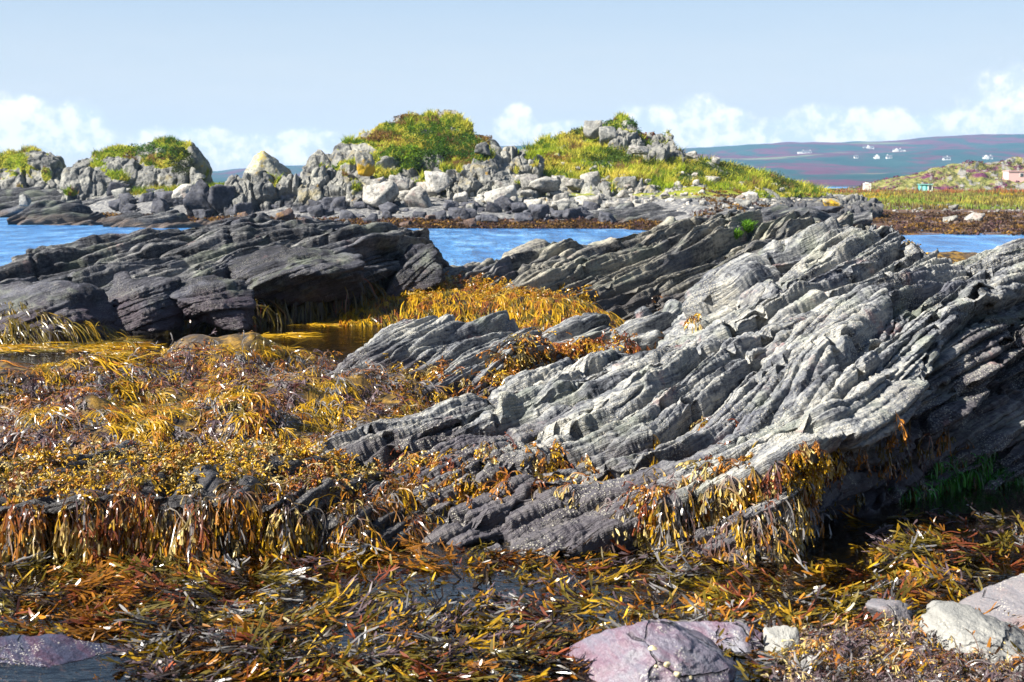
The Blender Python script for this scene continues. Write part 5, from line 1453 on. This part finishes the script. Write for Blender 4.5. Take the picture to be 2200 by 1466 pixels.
p_, n_, x_, y_ = sample(Q_mid, 120, w_mid2, 56, S_mid.shape[1] - 52, 0.5)

p2, n2, x_, y_ = sample(Q_mid, 60, lambda px, py, c, nn: blobs(px, py, [(1965, 545, 30, 14), (1930, 552, 20, 12)]), 57, S_mid.shape[1] - 52, 0.9)
weed_obj('tideline_weed', wrack(p_, n_, 58, L=(0.12, 0.35), br=7, W=0.012, grav=1.6, out=0.3, tips=[(OLI, 3), (DRK, 3), (ORA, 1)]) + wrack(p2, n2, 59, L=(0.08, 0.2), br=8, W=0.014, grav=0.6, out=0.5, tips=[(YEL, 5), (ORA, 2)]),
         M_WRACK, 'weed in the dark hollow under the brown grey slate outcrop')
p_, n_, x_, y_ = sample(Q_mid, 26, lambda px, py, c, nn: blobs(px, py, [(1603, 490, 9, 7), (1583, 504, 5, 4)]), 60, S_mid.shape[1] - 52, 0.9)
r = np.random.default_rng(4)
g_ = np.repeat(p_, 60, 0) + r.normal(size=(len(p_) * 60, 3)) * 0.03
V, F, C = blades(g_, r.uniform(0.03, 0.09, len(g_)), np.full(len(g_), 0.02), np.tile([0.11, 0.24, 0.02], (len(g_), 1)) * r.uniform(0.6, 1.4, (len(g_), 1)), 0.6, seed=3)
link('grass_tuft', make_mesh('grass_tuft', V, [F], M_GRASS, cols=C), kind='stuff', label='bright green grass tuft on the brown grey slate outcrop', cat='grass')

# ---- left: olive strands over the purple rocks, curtain under the overhang
def w_l(px, py, c, nn): return blobs(px, py, [(620, 660, 180, 50), (760, 640, 70, 50), (440, 690, 80, 25), (880, 600, 30, 14, .5), (860, 640, 40, 30, .6)])
p_, n_, x_, y_ = sample(Q_left, 420, w_l, 61, S_left.shape[1] - 52, 0.9)
parts = strands(p_, n_, 62, L=(0.4, 1.0), br=10, W=0.012, grav=2.2, table=((DRK, 3), (OLI * 0.7, 3), (RED, .5), (OLI, 1)), spread=0.12, out=0.08)
parts += strands(*[q for q in samp_bed(150, lambda px, py, c, nn: blobs(px, py, [(60, 765, 90, 14), (210, 772, 70, 9), (-20, 775, 60, 14), (590, 752, 80, 6), (700, 706, 60, 4, .6)]), 63)[:2]], 64, L=(0.2, 0.5), br=16, W=0.011, grav=0.4, table=((YEL, 6), (ORA, 1.2), (OLI, 1)), spread=0.5, out=0.02, zs=0.06, floor=lambda x, y: np.maximum(floor_near(x, y), 0.012), flow=np.array([0.9, -0.1, 0.0]))
weed_obj('knotted_wrack', parts, M_STRAND, 'dark strands hanging under the left overhang with yellow mats in the channel')

# ---- floating fronds in the front pool: fans streaming from their holdfasts, and loose bits
PAL_TOP = [(ORA * 0.8, 2.4), (RED, 1.2), (OLI, 3.6), (DRK, 3.2), (YEL * 0.7, 1.6), (GRY, 1.4), (PUR, 1.4)]
PAL_SUB = [(ORA, 3.4), (RED * 1.3, 1.6), (OLI * 1.2, 3), (YEL * 0.9, 2.2), (DRK, 1.6)]


def floats(n, per, L, W, seed, raise_, fan, thr, zlo, zhi, litter, pal_):
    r = np.random.default_rng(seed)
    px = r.uniform(-250, 2500, n); py = np.where(px > 1850, 1100, 1180) + np.where(px > 1850, 380, 300) * r.uniform(0, 1, n) ** 0.85
    gp = np.array([G(a, b, 0.0) for a, b in zip(px, py)])
    keep = (near_h(gp[:, 0], gp[:, 1]) < 0.05) & (noise2(px, py, 0.007, 82) > thr - 0.35 * (px > 1650))
    if raise_ > 0: keep &= r.uniform(size=n) > 0.5 * blobs(px, py, [(1000, 1270, 420, 36), (1450, 1290, 200, 40), (640, 1255, 200, 16), (1700, 1240, 120, 40)])
    keep &= ~((px < 270) & (py > 1370)) & ~((px > 1180) & (px < 1660) & (py > 1400))
    keep &= ~((px > 1450) & (px < 1850) & (py < 1200))
    gp, px, py = gp[keep], px[keep], py[keep]; n = len(gp)
    mound = blobs(px, py, [(180, 1290, 170, 60), (430, 1270, 200, 50), (560, 1400, 140, 60, .8), (330, 1380, 150, 50, .8), (1000, 1440, 200, 40, .7), (780, 1440, 150, 40, .7), (2050, 1190, 150, 40, .6), (900, 1190, 150, 40, .8), (1190, 1400, 90, 30, .8)])
    gp[:, 2] = r.uniform(zlo, zhi, n) + raise_ * mound * r.uniform(0, 1, n)
    ang = 2.2 * noise2(px, py, 0.003, 83) + r.normal(0, 0.25, n)
    flow = np.stack([np.cos(ang), 0.7 * np.sin(ang), np.zeros(n)], -1) * np.where(noise2(px, py, 0.004, 87) + 0.2 * r.normal(size=n) > 0, 1, -1)[:, None]
    k = np.repeat(np.arange(n), per); m_ = len(k)
    tc = pick_near(r, gp, pal_, 1.8, 0.35)
    c_ = tc[k] * r.uniform(0.75, 1.2, (m_, 1)) * r.uniform(0.55, 1.15, n)[k][:, None]
    up = np.tile([0, 0, 1.0], (m_, 1))
    pos0 = gp[k] + r.normal(size=(m_, 3)) * np.array([litter, litter, 0.006])
    d0 = flow[k] + fan * r.normal(size=(m_, 3)) * np.array([1, 0.8, 0.10])
    a, e, d, pts = ribbons(pos0, d0, r.uniform(L[0], L[1], m_), r.uniform(W[0], W[1], m_), 6, np.zeros(m_), 0.13, c_ * 0.7, c_, up, prof=(0.4, 0.8, 1.0, 1.0, 0.9), seed=seed + 1)
    src = np.concatenate([e, pts[4]]); sd_ = np.concatenate([d, d]); cc = np.concatenate([c_, c_])
    j = np.repeat(np.arange(len(src)), 2); q = len(j)
    b, e2, d2, _ = ribbons(src[j], sd_[j] + 0.40 * r.normal(size=(q, 3)) * np.array([1, 1, 0.12]), r.uniform(L[0] * 0.25, L[1] * 0.35, q), r.uniform(W[0], W[1], q), 3, np.zeros(q), 0.06, cc[j], cc[j] * r.uniform(0.95, 1.35, (q, 1)), np.tile([0, 0, 1.0], (q, 1)), prof=(0.7, 1.1, 1.0, 0.45), seed=seed + 2)
    return [a, b]


weed_obj('floating_wrack', floats(3600, 8, (0.09, 0.22), (0.007, 0.015), 88, 0.0, 0.35, -0.9, -0.12, -0.025, 0.02, PAL_SUB)
         + floats(2000, 11, (0.08, 0.20), (0.006, 0.013), 81, 0.10, 0.26, -0.22, -0.06, 0.010, 0.012, PAL_TOP)
         + floats(1500, 5, (0.03, 0.08), (0.004, 0.009), 86, 0.09, 0.8, -0.5, -0.08, 0.012, 0.045, PAL_TOP),
         M_WRACK, 'toothed amber fronds floating all over the front pool')

# ---- tangle on the beach at the lower right
def dens_b(px, py, c, nn): return (c[..., 2] > -0.02) * (c[..., 1] < 7.2) * (px > 1150) * (1 - blobs(px, py, [(1400, 1450, 230, 110), (1590, 1400, 90, 55), (2110, 1385, 110, 45)])) * np.clip(0.6 + 1.2 * noise2(px, py, 0.012, 90), 0.1, 1)
p_, n_, x_, y_ = samp_bed(950, dens_b, 91)
parts = wrack(p_, n_, 92, L=(0.05, 0.15), br=7, W=0.0046, grav=0.9, out=0.12, spread=0.7, stem=[(PUR, 5), (GRY, 2), (DRK, 2), (RED, .6)], tips=[(TIP, 1.6), (YEL, 1.0), (ORA, 1.4), (PUR, 5), (GRY, 1.5), (DRK, 2)], bulb=1.1, floor=floor_near, wig=0.3)
weed_obj('dry_wrack', parts, M_WRACK, 'drying tangled purple weed with pale bladders on the stones at lower right')
# ------------------------------------------------------------------ stones close to the camera
_bm = bmesh.new(); bmesh.ops.create_icosphere(_bm, subdivisions=6, radius=1.0)
IC6 = np.array([v.co[:] for v in _bm.verts]); IC6F = np.array([[v.index for v in f.verts] for f in _bm.faces]); _bm.free()


def stone_verts(seed, planes, sharp=18, rough=0.03, fine=0.012, D=None):
    rough *= 1.4; fine *= 1.8
    D = IC6 if D is None else D
    n = unit(np.array([q[:3] for q in planes], float)); h = np.array([q[3] for q in planes], float)
    n = np.concatenate([n, [[0, 0, -1], [0, 0, 1], [1, 0, 0], [-1, 0, 0], [0, 1, 0], [0, -1, 0]]]); h = np.concatenate([h, [0.9, 1.2, 1.2, 1.2, 1.2, 1.2]])
    c = np.clip(D @ n.T, 0, None) / h
    rad = (c ** sharp).sum(1) ** (-1.0 / sharp)
    v = D * rad[:, None]
    v = v * (1 + rough * fbm(D * 2.5 + seed, 3, seed) + fine * fbm(D * 11 + seed, 3, seed + 1))[:, None]
    lo, hi = v.min(0), v.max(0)
    return (v - (lo + hi) / 2) / ((hi - lo) / 2)


def stone_mat(name, base, streak, vein, sc=1.0, rough=0.6, tilt=(0.6, 0.2, 0.75), wet=0.0):
    m, t, out = new_mat(name)
    pos = t.node('ShaderNodeNewGeometry').outputs['Position']
    n_, d1_, d2_ = basis(tilt)
    w_ = t.vm('ADD', pos, t.vm('SCALE', t.node('ShaderNodeTexNoise', {'Vector': pos, 'Scale': 2.0 * sc, 'Detail': 3}).outputs['Color'], scale=0.25))
    cst = t.node('ShaderNodeCombineXYZ', {0: t.vm('DOT_PRODUCT', w_, tuple(d1_ * 2)), 1: t.vm('DOT_PRODUCT', w_, tuple(d2_ * 2)), 2: t.vm('DOT_PRODUCT', w_, tuple(n_ * 14))})
    s1 = t.noise(cst, 1.3 * sc, 5, 0.6); n1 = t.noise(pos, 3.5 * sc, 5, 0.6); n2 = t.noise(pos, 26 * sc, 4, 0.6)
    c = t.mix(t.mapr(s1, 0.38, 0.62), base, streak)
    c = t.mix(t.m('MULTIPLY', t.mapr(n1, 0.5, 0.66), 0.7), c, vein)
    c = t.mix(t.m('MULTIPLY', n2, 0.35), c, tuple(x * 0.55 for x in base))
    cr = t.node('ShaderNodeTexVoronoi', {'Vector': w_, 'Scale': 3.2 * sc}, feature='DISTANCE_TO_EDGE')
    crk = t.m('MULTIPLY', t.mapr(cr.outputs['Distance'], 0.022, 0.004), t.mapr(n1, 0.45, 0.55))
    c = t.mix(t.m('MULTIPLY', crk, 0.8), c, (0.02, 0.018, 0.02))
    gr = t.noise(pos, 75 * sc, 3, 0.7)
    c = t.mix(t.m('MULTIPLY', t.mapr(gr, 0.54, 0.70), 0.22), c, tuple(min(1, x * 2.0) for x in vein))
    c = t.mix(t.m('MULTIPLY', t.mapr(gr, 0.44, 0.32), 0.35), c, tuple(x * 0.3 for x in base))
    vo = t.node('ShaderNodeTexVoronoi', {'Vector': pos, 'Scale': 80.0})
    bm = t.m('MULTIPLY', t.mapr(vo.outputs['Distance'], 0.40, 0.25), t.mapr(t.noise(pos, 5.0, 4, 0.65), 0.55, 0.64))
    c = t.mix(t.m('MULTIPLY', bm, 0.7), c, (0.40, 0.38, 0.33))
    bp = t.node('ShaderNodeBump', {'Strength': 0.9, 'Distance': 0.02, 'Height': t.m('SUBTRACT', t.m('ADD', t.m('MULTIPLY', s1, 0.5), t.m('ADD', t.m('MULTIPLY', n2, 0.5), t.m('MULTIPLY', gr, 0.3))), crk)})
    principled(t, out, c, rough, 0.35, bp.outputs[0])
    return m


def stone(name, verts, F, mat, x0, x1, y0, y1, Y, label, cat='rock', deep=0.9, rot=(0, 0, 0), group=None, lays=None):
    c = P(np.array((x0 + x1) / 2.0), np.array((y0 + y1) / 2.0), Y)
    sx = (x1 - x0) / FPX * Y / 2; sz = (y1 - y0) / FPX * Y / 2
    v = verts * np.array([sx, max(sx, sz) * deep, sz])
    if lays is not None:
        d_, _l = strata(v + c, N_LEFT, lays, int(x0) % 97, warp=0.15)
        v = v + unit(verts) * (d_ + 0.03 * fbm((v + c) * 3.5, 3, 9, 0.6))[:, None]
    me = make_mesh(name, v, F, mat)
    o = link(name, me, None, label, cat, group)
    o.location = c; o.rotation_euler = rot
    return o


M_PURP = stone_mat('purple_stone', (0.125, 0.115, 0.15), (0.15, 0.092, 0.125), (0.20, 0.21, 0.235), rough=0.5)
M_PURP2 = stone_mat('dark_purple_rock', (0.03, 0.025, 0.034), (0.05, 0.037, 0.048), (0.08, 0.075, 0.08), sc=0.5, rough=0.55, tilt=(-0.3, 0.2, 0.9))
M_SLATEB = stone_mat('blue_grey_block', (0.035, 0.036, 0.048), (0.065, 0.064, 0.075), (0.12, 0.118, 0.115), sc=0.45, rough=0.6, tilt=(-0.3, 0.2, 0.9))
M_WHITE = stone_mat('white_stone', (0.21, 0.21, 0.20), (0.29, 0.285, 0.265), (0.11, 0.11, 0.11), rough=0.75)
M_PINK = stone_mat('pinkish_stone', (0.14, 0.135, 0.15), (0.17, 0.158, 0.165), (0.20, 0.13, 0.12), rough=0.6)
M_BLUE = stone_mat('wet_blue_stone', (0.07, 0.105, 0.12), (0.08, 0.12, 0.14), (0.10, 0.14, 0.15), rough=0.25)
M_SUBM = stone_mat('violet_slab', (0.035, 0.036, 0.06), (0.07, 0.036, 0.055), (0.05, 0.065, 0.11), rough=0.25)

pv = stone_verts(501, [(-0.55, -0.5, 0.75, 0.62), (0.10, -0.45, 0.9, 0.62), (0.5, -0.55, 0.6, 0.66), (0.65, 0.1, 0.75, 0.60), (-0.2, 0.6, 0.75, 0.7), (0.30, -0.9, 0.2, 0.72), (-0.85, -0.3, 0.3, 0.8), (0.95, -0.3, 0.2, 0.85), (-0.1, -0.95, 0.35, 0.74)], 22, 0.05, 0.012)
o_purple = stone('purple_rock', pv, IC6F, M_PURP, 1185, 1650, 1326, 1560, 5.72, 'smooth violet grey rock with limpets at the bottom edge of the photo', deep=0.8)
pv2 = stone_verts(502, [(-0.2, -0.4, 0.9, 0.5), (0.5, -0.3, 0.8, 0.55), (0.2, 0.7, 0.6, 0.6), (0.8, -0.5, 0.2, 0.8), (-0.7, -0.6, 0.3, 0.8)], 20, 0.05, 0.012)
stone('purple_rock', pv2, IC6F, M_PURP, 1435, 1705, 1335, 1500, 6.05, 'flatter plum coloured rock tucked behind the violet grey rock', deep=0.8)
pv3 = stone_verts(503, [(-0.5, -0.6, 0.6, 0.6), (0.5, -0.6, 0.6, 0.6), (0.0, -0.4, 0.9, 0.55)], 20, 0.06, 0.015)
stone('pale_stone', pv3, IC6F, M_WHITE, 1640, 1726, 1352, 1440, 5.95, 'small pale stone right of the plum coloured rock')
pv4 = stone_verts(504, [(-0.45, -0.6, 0.65, 0.6), (0.2, -0.4, 0.9, 0.5), (0.6, -0.2, 0.7, 0.6), (-0.8, -0.3, 0.3, 0.75), (0.1, -0.9, 0.3, 0.7)], 14, 0.08, 0.02)
stone('white_rock', pv4, IC6F, M_WHITE, 1985, 2260, 1318, 1470, 5.9, 'whitish rough rock amid dry weed at the lower right corner')
pv5 = stone_verts(505, [(-0.6, -0.3, 0.75, 0.5), (0.3, -0.5, 0.8, 0.6), (-0.2, -0.9, 0.3, 0.65)], 22, 0.04, 0.01)
stone('pinkish_rock', pv5, IC6F, M_PINK, 2085, 2400, 1255, 1400, 6.3, 'smooth pinkish rock rising out of frame at the right edge')
pv6 = stone_verts(506, [(-0.2, -0.4, 0.9, 0.75), (0.5, -0.2, 0.8, 0.8)], 6, 0.02, 0.003)
stone('wet_cobble', pv6, IC6F, M_BLUE, 1040, 1216, 1444, 1560, 5.55, 'wet blue grey cobble at the bottom beside the violet grey rock', 'cobble')
pv7 = stone_verts(507, [(-0.1, -0.3, 0.95, 0.4), (0.3, -0.2, 0.9, 0.5)], 14, 0.06, 0.015)
stone('violet_slab', pv7, IC6F, M_SUBM, -120, 262, 1392, 1590, 5.75, 'wet violet slab half under water at the lower left corner', deep=0.7)
for (x0, x1, y0, y1, Y, lab) in [(1700, 1790, 1400, 1470, 5.75, 'grey stone buried in dry weed at the bottom edge'), (1860, 1960, 1290, 1350, 6.35, 'grey stone under weed beside the pool edge'), (2150, 2230, 1420, 1500, 5.65, 'grey stone in the very corner at lower right')]:
    stone('grey_stone', boulder_verts(int(x0), 18, 9, 0.05), ICOF, M_WHITE if Y < 6 else M_PINK, x0, x1, y0, y1, Y, lab, 'stone')

# limpets on the violet rock
lv, lf = [], []
K, R = 16, 5
for i in range(R + 1):
    f = i / R
    for k in range(K):
        a = 2 * math.pi * k / K
        rr = (1 - f) ** 0.75 if f < 1 else 0.0
        rb = rr * (1 + 0.06 * (k % 2))
        lv.append((rb * math.cos(a), rb * 0.82 * math.sin(a), f * 0.75))
for i in range(R):
    for k in range(K): lf.append((i * K + k, i * K + (k + 1) % K, (i + 1) * K + (k + 1) % K, (i + 1) * K + k))
M_LIMP = plain('limpet_shell', (0.42, 0.36, 0.22), 0.6, 0.3, 0.35, 6.0)
me_l = make_mesh('limpet', np.array(lv), np.array(lf), M_LIMP)
bpy.context.view_layer.update()
dg_ = bpy.context.evaluated_depsgraph_get()
for (px, py, s, lab) in [(1402, 1392, 17, 'greenish limpet highest on the violet grey rock'), (1432, 1428, 15, 'cream limpet left of centre on the violet grey rock'), (1456, 1450, 17, 'larger cream limpet near the bottom edge of the violet grey rock'),
                         (1410, 1433, 10, 'tiny pale limpet left of the cream ones'), (1484, 1458, 12, 'pale limpet rightmost by the bottom edge')]:
    a, dy, dz = ray(px, py)
    dv = Vector((float(a), float(dy), float(dz))).normalized()
    hit, loc, nor, _, ob, _ = SC.ray_cast(dg_, Vector((0, 0, EYE)) + dv * 4.2, dv)
    if not hit: continue
    o = link('limpet', me_l, None, lab, 'limpet', 'limpets on the violet rock')
    o.location = loc - nor * 0.003
    o.rotation_euler = nor.to_track_quat('Z', 'Y').to_euler()
    o.scale = [s / FPX * loc.y * 0.62] * 3

BLK = [(0.34, 2.2, 1.6, 0.045), (0.13, 1.4, 1.0, 0.018), (0.055, 0.9, 0.7, 0.007)]
M_BLK = slate_mat('block_slate', N_LEFT, [(0.42, (0.014, 0.015, 0.02)), (0.54, (0.036, 0.036, 0.047)), (0.66, (0.075, 0.075, 0.088)), (0.84, (0.18, 0.18, 0.175))], low=(0.04, 0.03, 0.04), lowz=0.45, barn=0.3, pink=0.15, orange=0.03, sc=0.8)
# ------------------------------------------------------------------ smooth blocks under the left outcrop and dark rocks at the left edge
bl1 = stone_verts(521, [(-0.35, -0.45, 0.85, 0.5), (0.25, -0.35, 0.9, 0.55), (0.7, -0.6, 0.2, 0.75), (-0.8, -0.5, 0.2, 0.75), (0.1, -0.8, -0.6, 0.5), (0.6, -0.6, -0.55, 0.6), (-0.1, -0.95, 0.2, 0.7)], 18, 0.05, 0.012)
stone('slate_block', bl1, IC6F, M_BLK, 478, 785, 530, 655, 20.5, 'big smooth blue grey block overhanging the channel', deep=0.55, rot=(0, -0.05, 0), lays=BLK)
bl2 = stone_verts(522, [(-0.35, -0.55, 0.75, 0.55), (0.35, -0.6, 0.7, 0.6), (0.8, -0.5, 0.3, 0.7), (-0.8, -0.4, 0.4, 0.75), (0.0, -0.95, 0.1, 0.72)], 18, 0.06, 0.014)
stone('slate_block', bl2, IC6F, M_BLK, 205, 392, 588, 712, 19.0, 'rounded block with barnacled top left of the dark wedge block', deep=0.7, lays=BLK)
bl3 = stone_verts(523, [(-0.25, -0.5, 0.85, 0.55), (0.55, -0.5, 0.6, 0.6), (0.1, -0.95, 0.1, 0.65), (-0.5, -0.6, -0.6, 0.6)], 20, 0.05, 0.012)
stone('slate_block', bl3, IC6F, M_BLK, 360, 545, 598, 700, 19.2, 'dark wedge block between two smooth blocks over the channel', deep=0.6, rot=(0, 0.12, 0), lays=BLK)
bl4 = stone_verts(524, [(-0.3, -0.5, 0.85, 0.6), (0.4, -0.6, 0.65, 0.65), (0.85, -0.3, 0.4, 0.7), (0.0, -0.9, 0.3, 0.7)], 16, 0.06, 0.014)
stone('purple_rock', bl4, IC6F, M_BLK, -120, 272, 608, 800, 18.2, 'dark purple rock draped in olive strands at the left edge', deep=0.6, lays=BLK)
bl5 = stone_verts(525, [(-0.6, -0.2, 0.75, 0.5), (0.5, -0.5, 0.7, 0.6), (0.2, -0.9, 0.2, 0.7)], 20, 0.05, 0.012)
stone('slate_block', bl5, IC6F, M_BLK, 812, 945, 528, 628, 21.6, 'leaning grey block at the right end of the left outcrop', deep=0.6, rot=(0, -0.35, 0), lays=BLK)

# olive strands draped over the dark purple rock
r = np.random.default_rng(131)
pp, pn = [], []
bpy.context.view_layer.update()
dg_ = bpy.context.evaluated_depsgraph_get()
for k in range(330):
    px, py = r.uniform(-30, 300), r.uniform(640, 765)
    if py < 640 + 0.25 * px: continue
    a, dy, dz = ray(px, py)
    dv = Vector((float(a), float(dy), float(dz))).normalized()
    hit, loc, nor, _, ob, _ = SC.ray_cast(dg_, Vector((0, 0, EYE)) + dv * 12.0, dv)
    if hit and loc.y < 21: pp.append(loc[:]); pn.append(nor[:])
pp, pn = np.array(pp), np.array(pn)
parts = strands(pp, pn, 132, L=(0.25, 0.65), br=13, W=0.009, grav=1.3, table=((OLI, 4), (OLI * 1.5, 1.5), (DRK, 2), (YEL * 0.6, 1)), spread=0.22, out=0.15, flow=np.array([0.55, -0.25, -0.35]), floor=lambda x, y: np.maximum(floor_near(x, y), 0.01))
weed_obj('knotted_wrack', parts, M_STRAND, 'olive strands combed down over the dark purple rock at left')

# ------------------------------------------------------------------ buildings
W_WHITE = plain('whitewash', (0.62, 0.62, 0.60), 0.8, 0.2, 0.05)
W_SLATE = plain('slate_roof', (0.10, 0.105, 0.12), 0.7, 0.3, 0.2)
W_PINK = plain('pink_render', (0.62, 0.40, 0.38), 0.8, 0.2, 0.06)
W_TEAL = plain('teal_paint', (0.06, 0.30, 0.33), 0.6, 0.3, 0.1)
W_TEAL2 = plain('pale_teal_paint', (0.25, 0.55, 0.56), 0.6, 0.3, 0.1)
W_GLASS = plain('window_glass', (0.03, 0.04, 0.05), 0.15, 0.6, 0.1)
W_RED = plain('red_trim', (0.45, 0.08, 0.05), 0.6, 0.3, 0.1)


def hill_at(px, py):
    a, b = proj(S_h); d2 = (a - px) ** 2 + (b - py) ** 2
    d2 = d2 + (S_h[..., 1] > 2660) * 1e6
    return S_h[np.unravel_index(np.argmin(d2), d2.shape)]


def cottage(px, py, wpx, label, gables=(), wing=None, chim=(0.15, 0.85), hf=1.0):
    g = hill_at(px, py); Y = g[1]; w_ = wpx * 0.8 / FPX * Y; s = w_ / 2; hf *= 0.72; hh = 3.2 * hf; dp = 6.0
    o = empty('cottage', (g[0], g[1], g[2] - 0.3), label, 'house')
    MB().box(-s, 0, -2, s, dp, hh).build('wall', W_WHITE, o)
    rf = MB().gable(-s - 0.3, -0.4, hh + 0.003, s + 0.3, dp + 0.4, hh + 3.2 * hf).build('roof', W_SLATE, o)
    for f in chim:
        x = -s + 2 * s * f
        MB().box(x - 0.5, dp / 2 - 0.5, hh + 2.0, x + 0.5, dp / 2 + 0.5, hh + 4.6 * hf).build('chimney', W_WHITE, rf)
    for f in gables:
        x = -s + 2 * s * f
        MB().box(x - 2.6, -2.2, -2, x + 2.6, 0.5, hh + 0.2).gable_x(x - 2.6, -2.21, hh + 0.2, x + 2.6, 3.4, hh + 3.6 * hf).build('gable', W_WHITE, o)
    n = max(2, int(w_ / 4.5))
    for k in range(n):
        x = -s + 2 * s * (k + 0.5) / n
        if any(abs(x - (-s + 2 * s * f)) < 3.2 for f in gables): continue
        MB().box(x - 0.55, -0.06, 1.0, x + 0.55, 0.2, 2.4).build('window', W_GLASS, o)
    if wing:
        x0 = s if wing > 0 else -s - 6
        MB().box(x0, 1, -2, x0 + 6, dp - 1, 2.5).build('shed_wing', W_WHITE, o)
    return o


cottage(1731, 329, 26, 'long white farmhouse leftmost on the far hillside', wing=-1)
cottage(1867, 320, 28, 'white house with tall chimney highest on the far hillside', chim=(0.45,), gables=(0.45,))
cottage(1930, 326, 22, 'white gabled house right of the highest house', gables=(0.35,), chim=(0.85,), wing=1)
cottage(1884, 341, 13, 'small grey white house between two white ones lower on the hill', chim=(0.5,), gables=(0.5,))
cottage(1913, 341, 14, 'low white cottage below the white gabled house', chim=(0.2,))
cottage(1843, 342, 10, 'tiny white outbuilding lowest on the left of the far hill', chim=())
cottage(2128, 343, 24, 'white house with two gables just above the heather slope', gables=(0.25,), chim=(0.8,))
cottage(2037, 346, 18, 'pale bungalow among heather left of the two gabled house', chim=(0.6,))

# white tower house beyond the meadow
g = P(np.array(1865.0), np.array(408.0), 257.0)
o = empty('tower_house', tuple(g), 'narrow flat-roofed white building beyond the meadow', 'building')
o.scale = (0.88,) * 3
MB().box(-0.72, 0, -2, 0.62, 1.4, 1.33).build('wall', W_WHITE, o)
MB().box(-0.72, -0.02, 1.0, 0.15, 0.05, 1.07).build('trim', W_RED, o)
MB().box(-0.42, 0.3, 1.33, 0.12, 0.9, 1.50).build('parapet', W_WHITE, o)
MB().box(0.10, -0.03, 0.55, 0.42, 0.05, 0.72).build('window', W_RED, o)

# green hut in the meadow
g = P(np.array(1990.0), np.array(412.0), 250.0)
o = empty('beach_hut', tuple(g), 'small teal hut with a white end standing in the meadow', 'hut', rz=-0.12)
MB().box(-1.15, 0, -0.6, 0.22, 1.6, 1.22).build('wall', W_TEAL, o)
MB().box(-1.15, -0.03, -0.6, -0.80, 0.05, 1.22).build('corner_panel', W_TEAL2, o)
wb = MB().box(0.22, -0.02, -0.6, 1.05, 1.6, 1.20).build('porch', W_WHITE, o)
wn = MB().box(0.40, -0.06, 0.30, 0.85, 0.0, 1.05).build('window', W_GLASS, wb)
MB().box(-1.3, -0.2, 1.225, 1.15, 1.8, 1.33).build('roof', W_TEAL2, o)
d_ = MB().box(-0.62, -0.05, -0.4, -0.12, 0.02, 1.0).build('door', W_TEAL2, o)

# pink house at the right edge
a, b = proj(S_k[:, :139]); k_ = np.argmin((a - 2180) ** 2 + (b - 385) ** 2)
g = S_k[:, :139].reshape(-1, 3)[k_] + np.array([0.0, -1.2, 0.0])
o = empty('pink_house', tuple(g), 'flat-roofed pink house cut by the right edge on the heather slope', 'house', rz=0.0)
MB().box(-1.7, 0, -1.0, 3.6, 3.2, 1.45).build('wall', W_PINK, o)
MB().box(-1.82, -0.15, 1.453, 3.7, 3.3, 1.60).build('roof', W_PINK, o)
wf_ = MB().box(0.50, -0.05, 0.45, 1.15, 0.05, 1.10).build('window', W_WHITE, o)
for x in (0.55, 0.85): MB().box(x, -0.08, 0.50, x + 0.25, 0.0, 1.05).build('pane', W_GLASS, wf_)
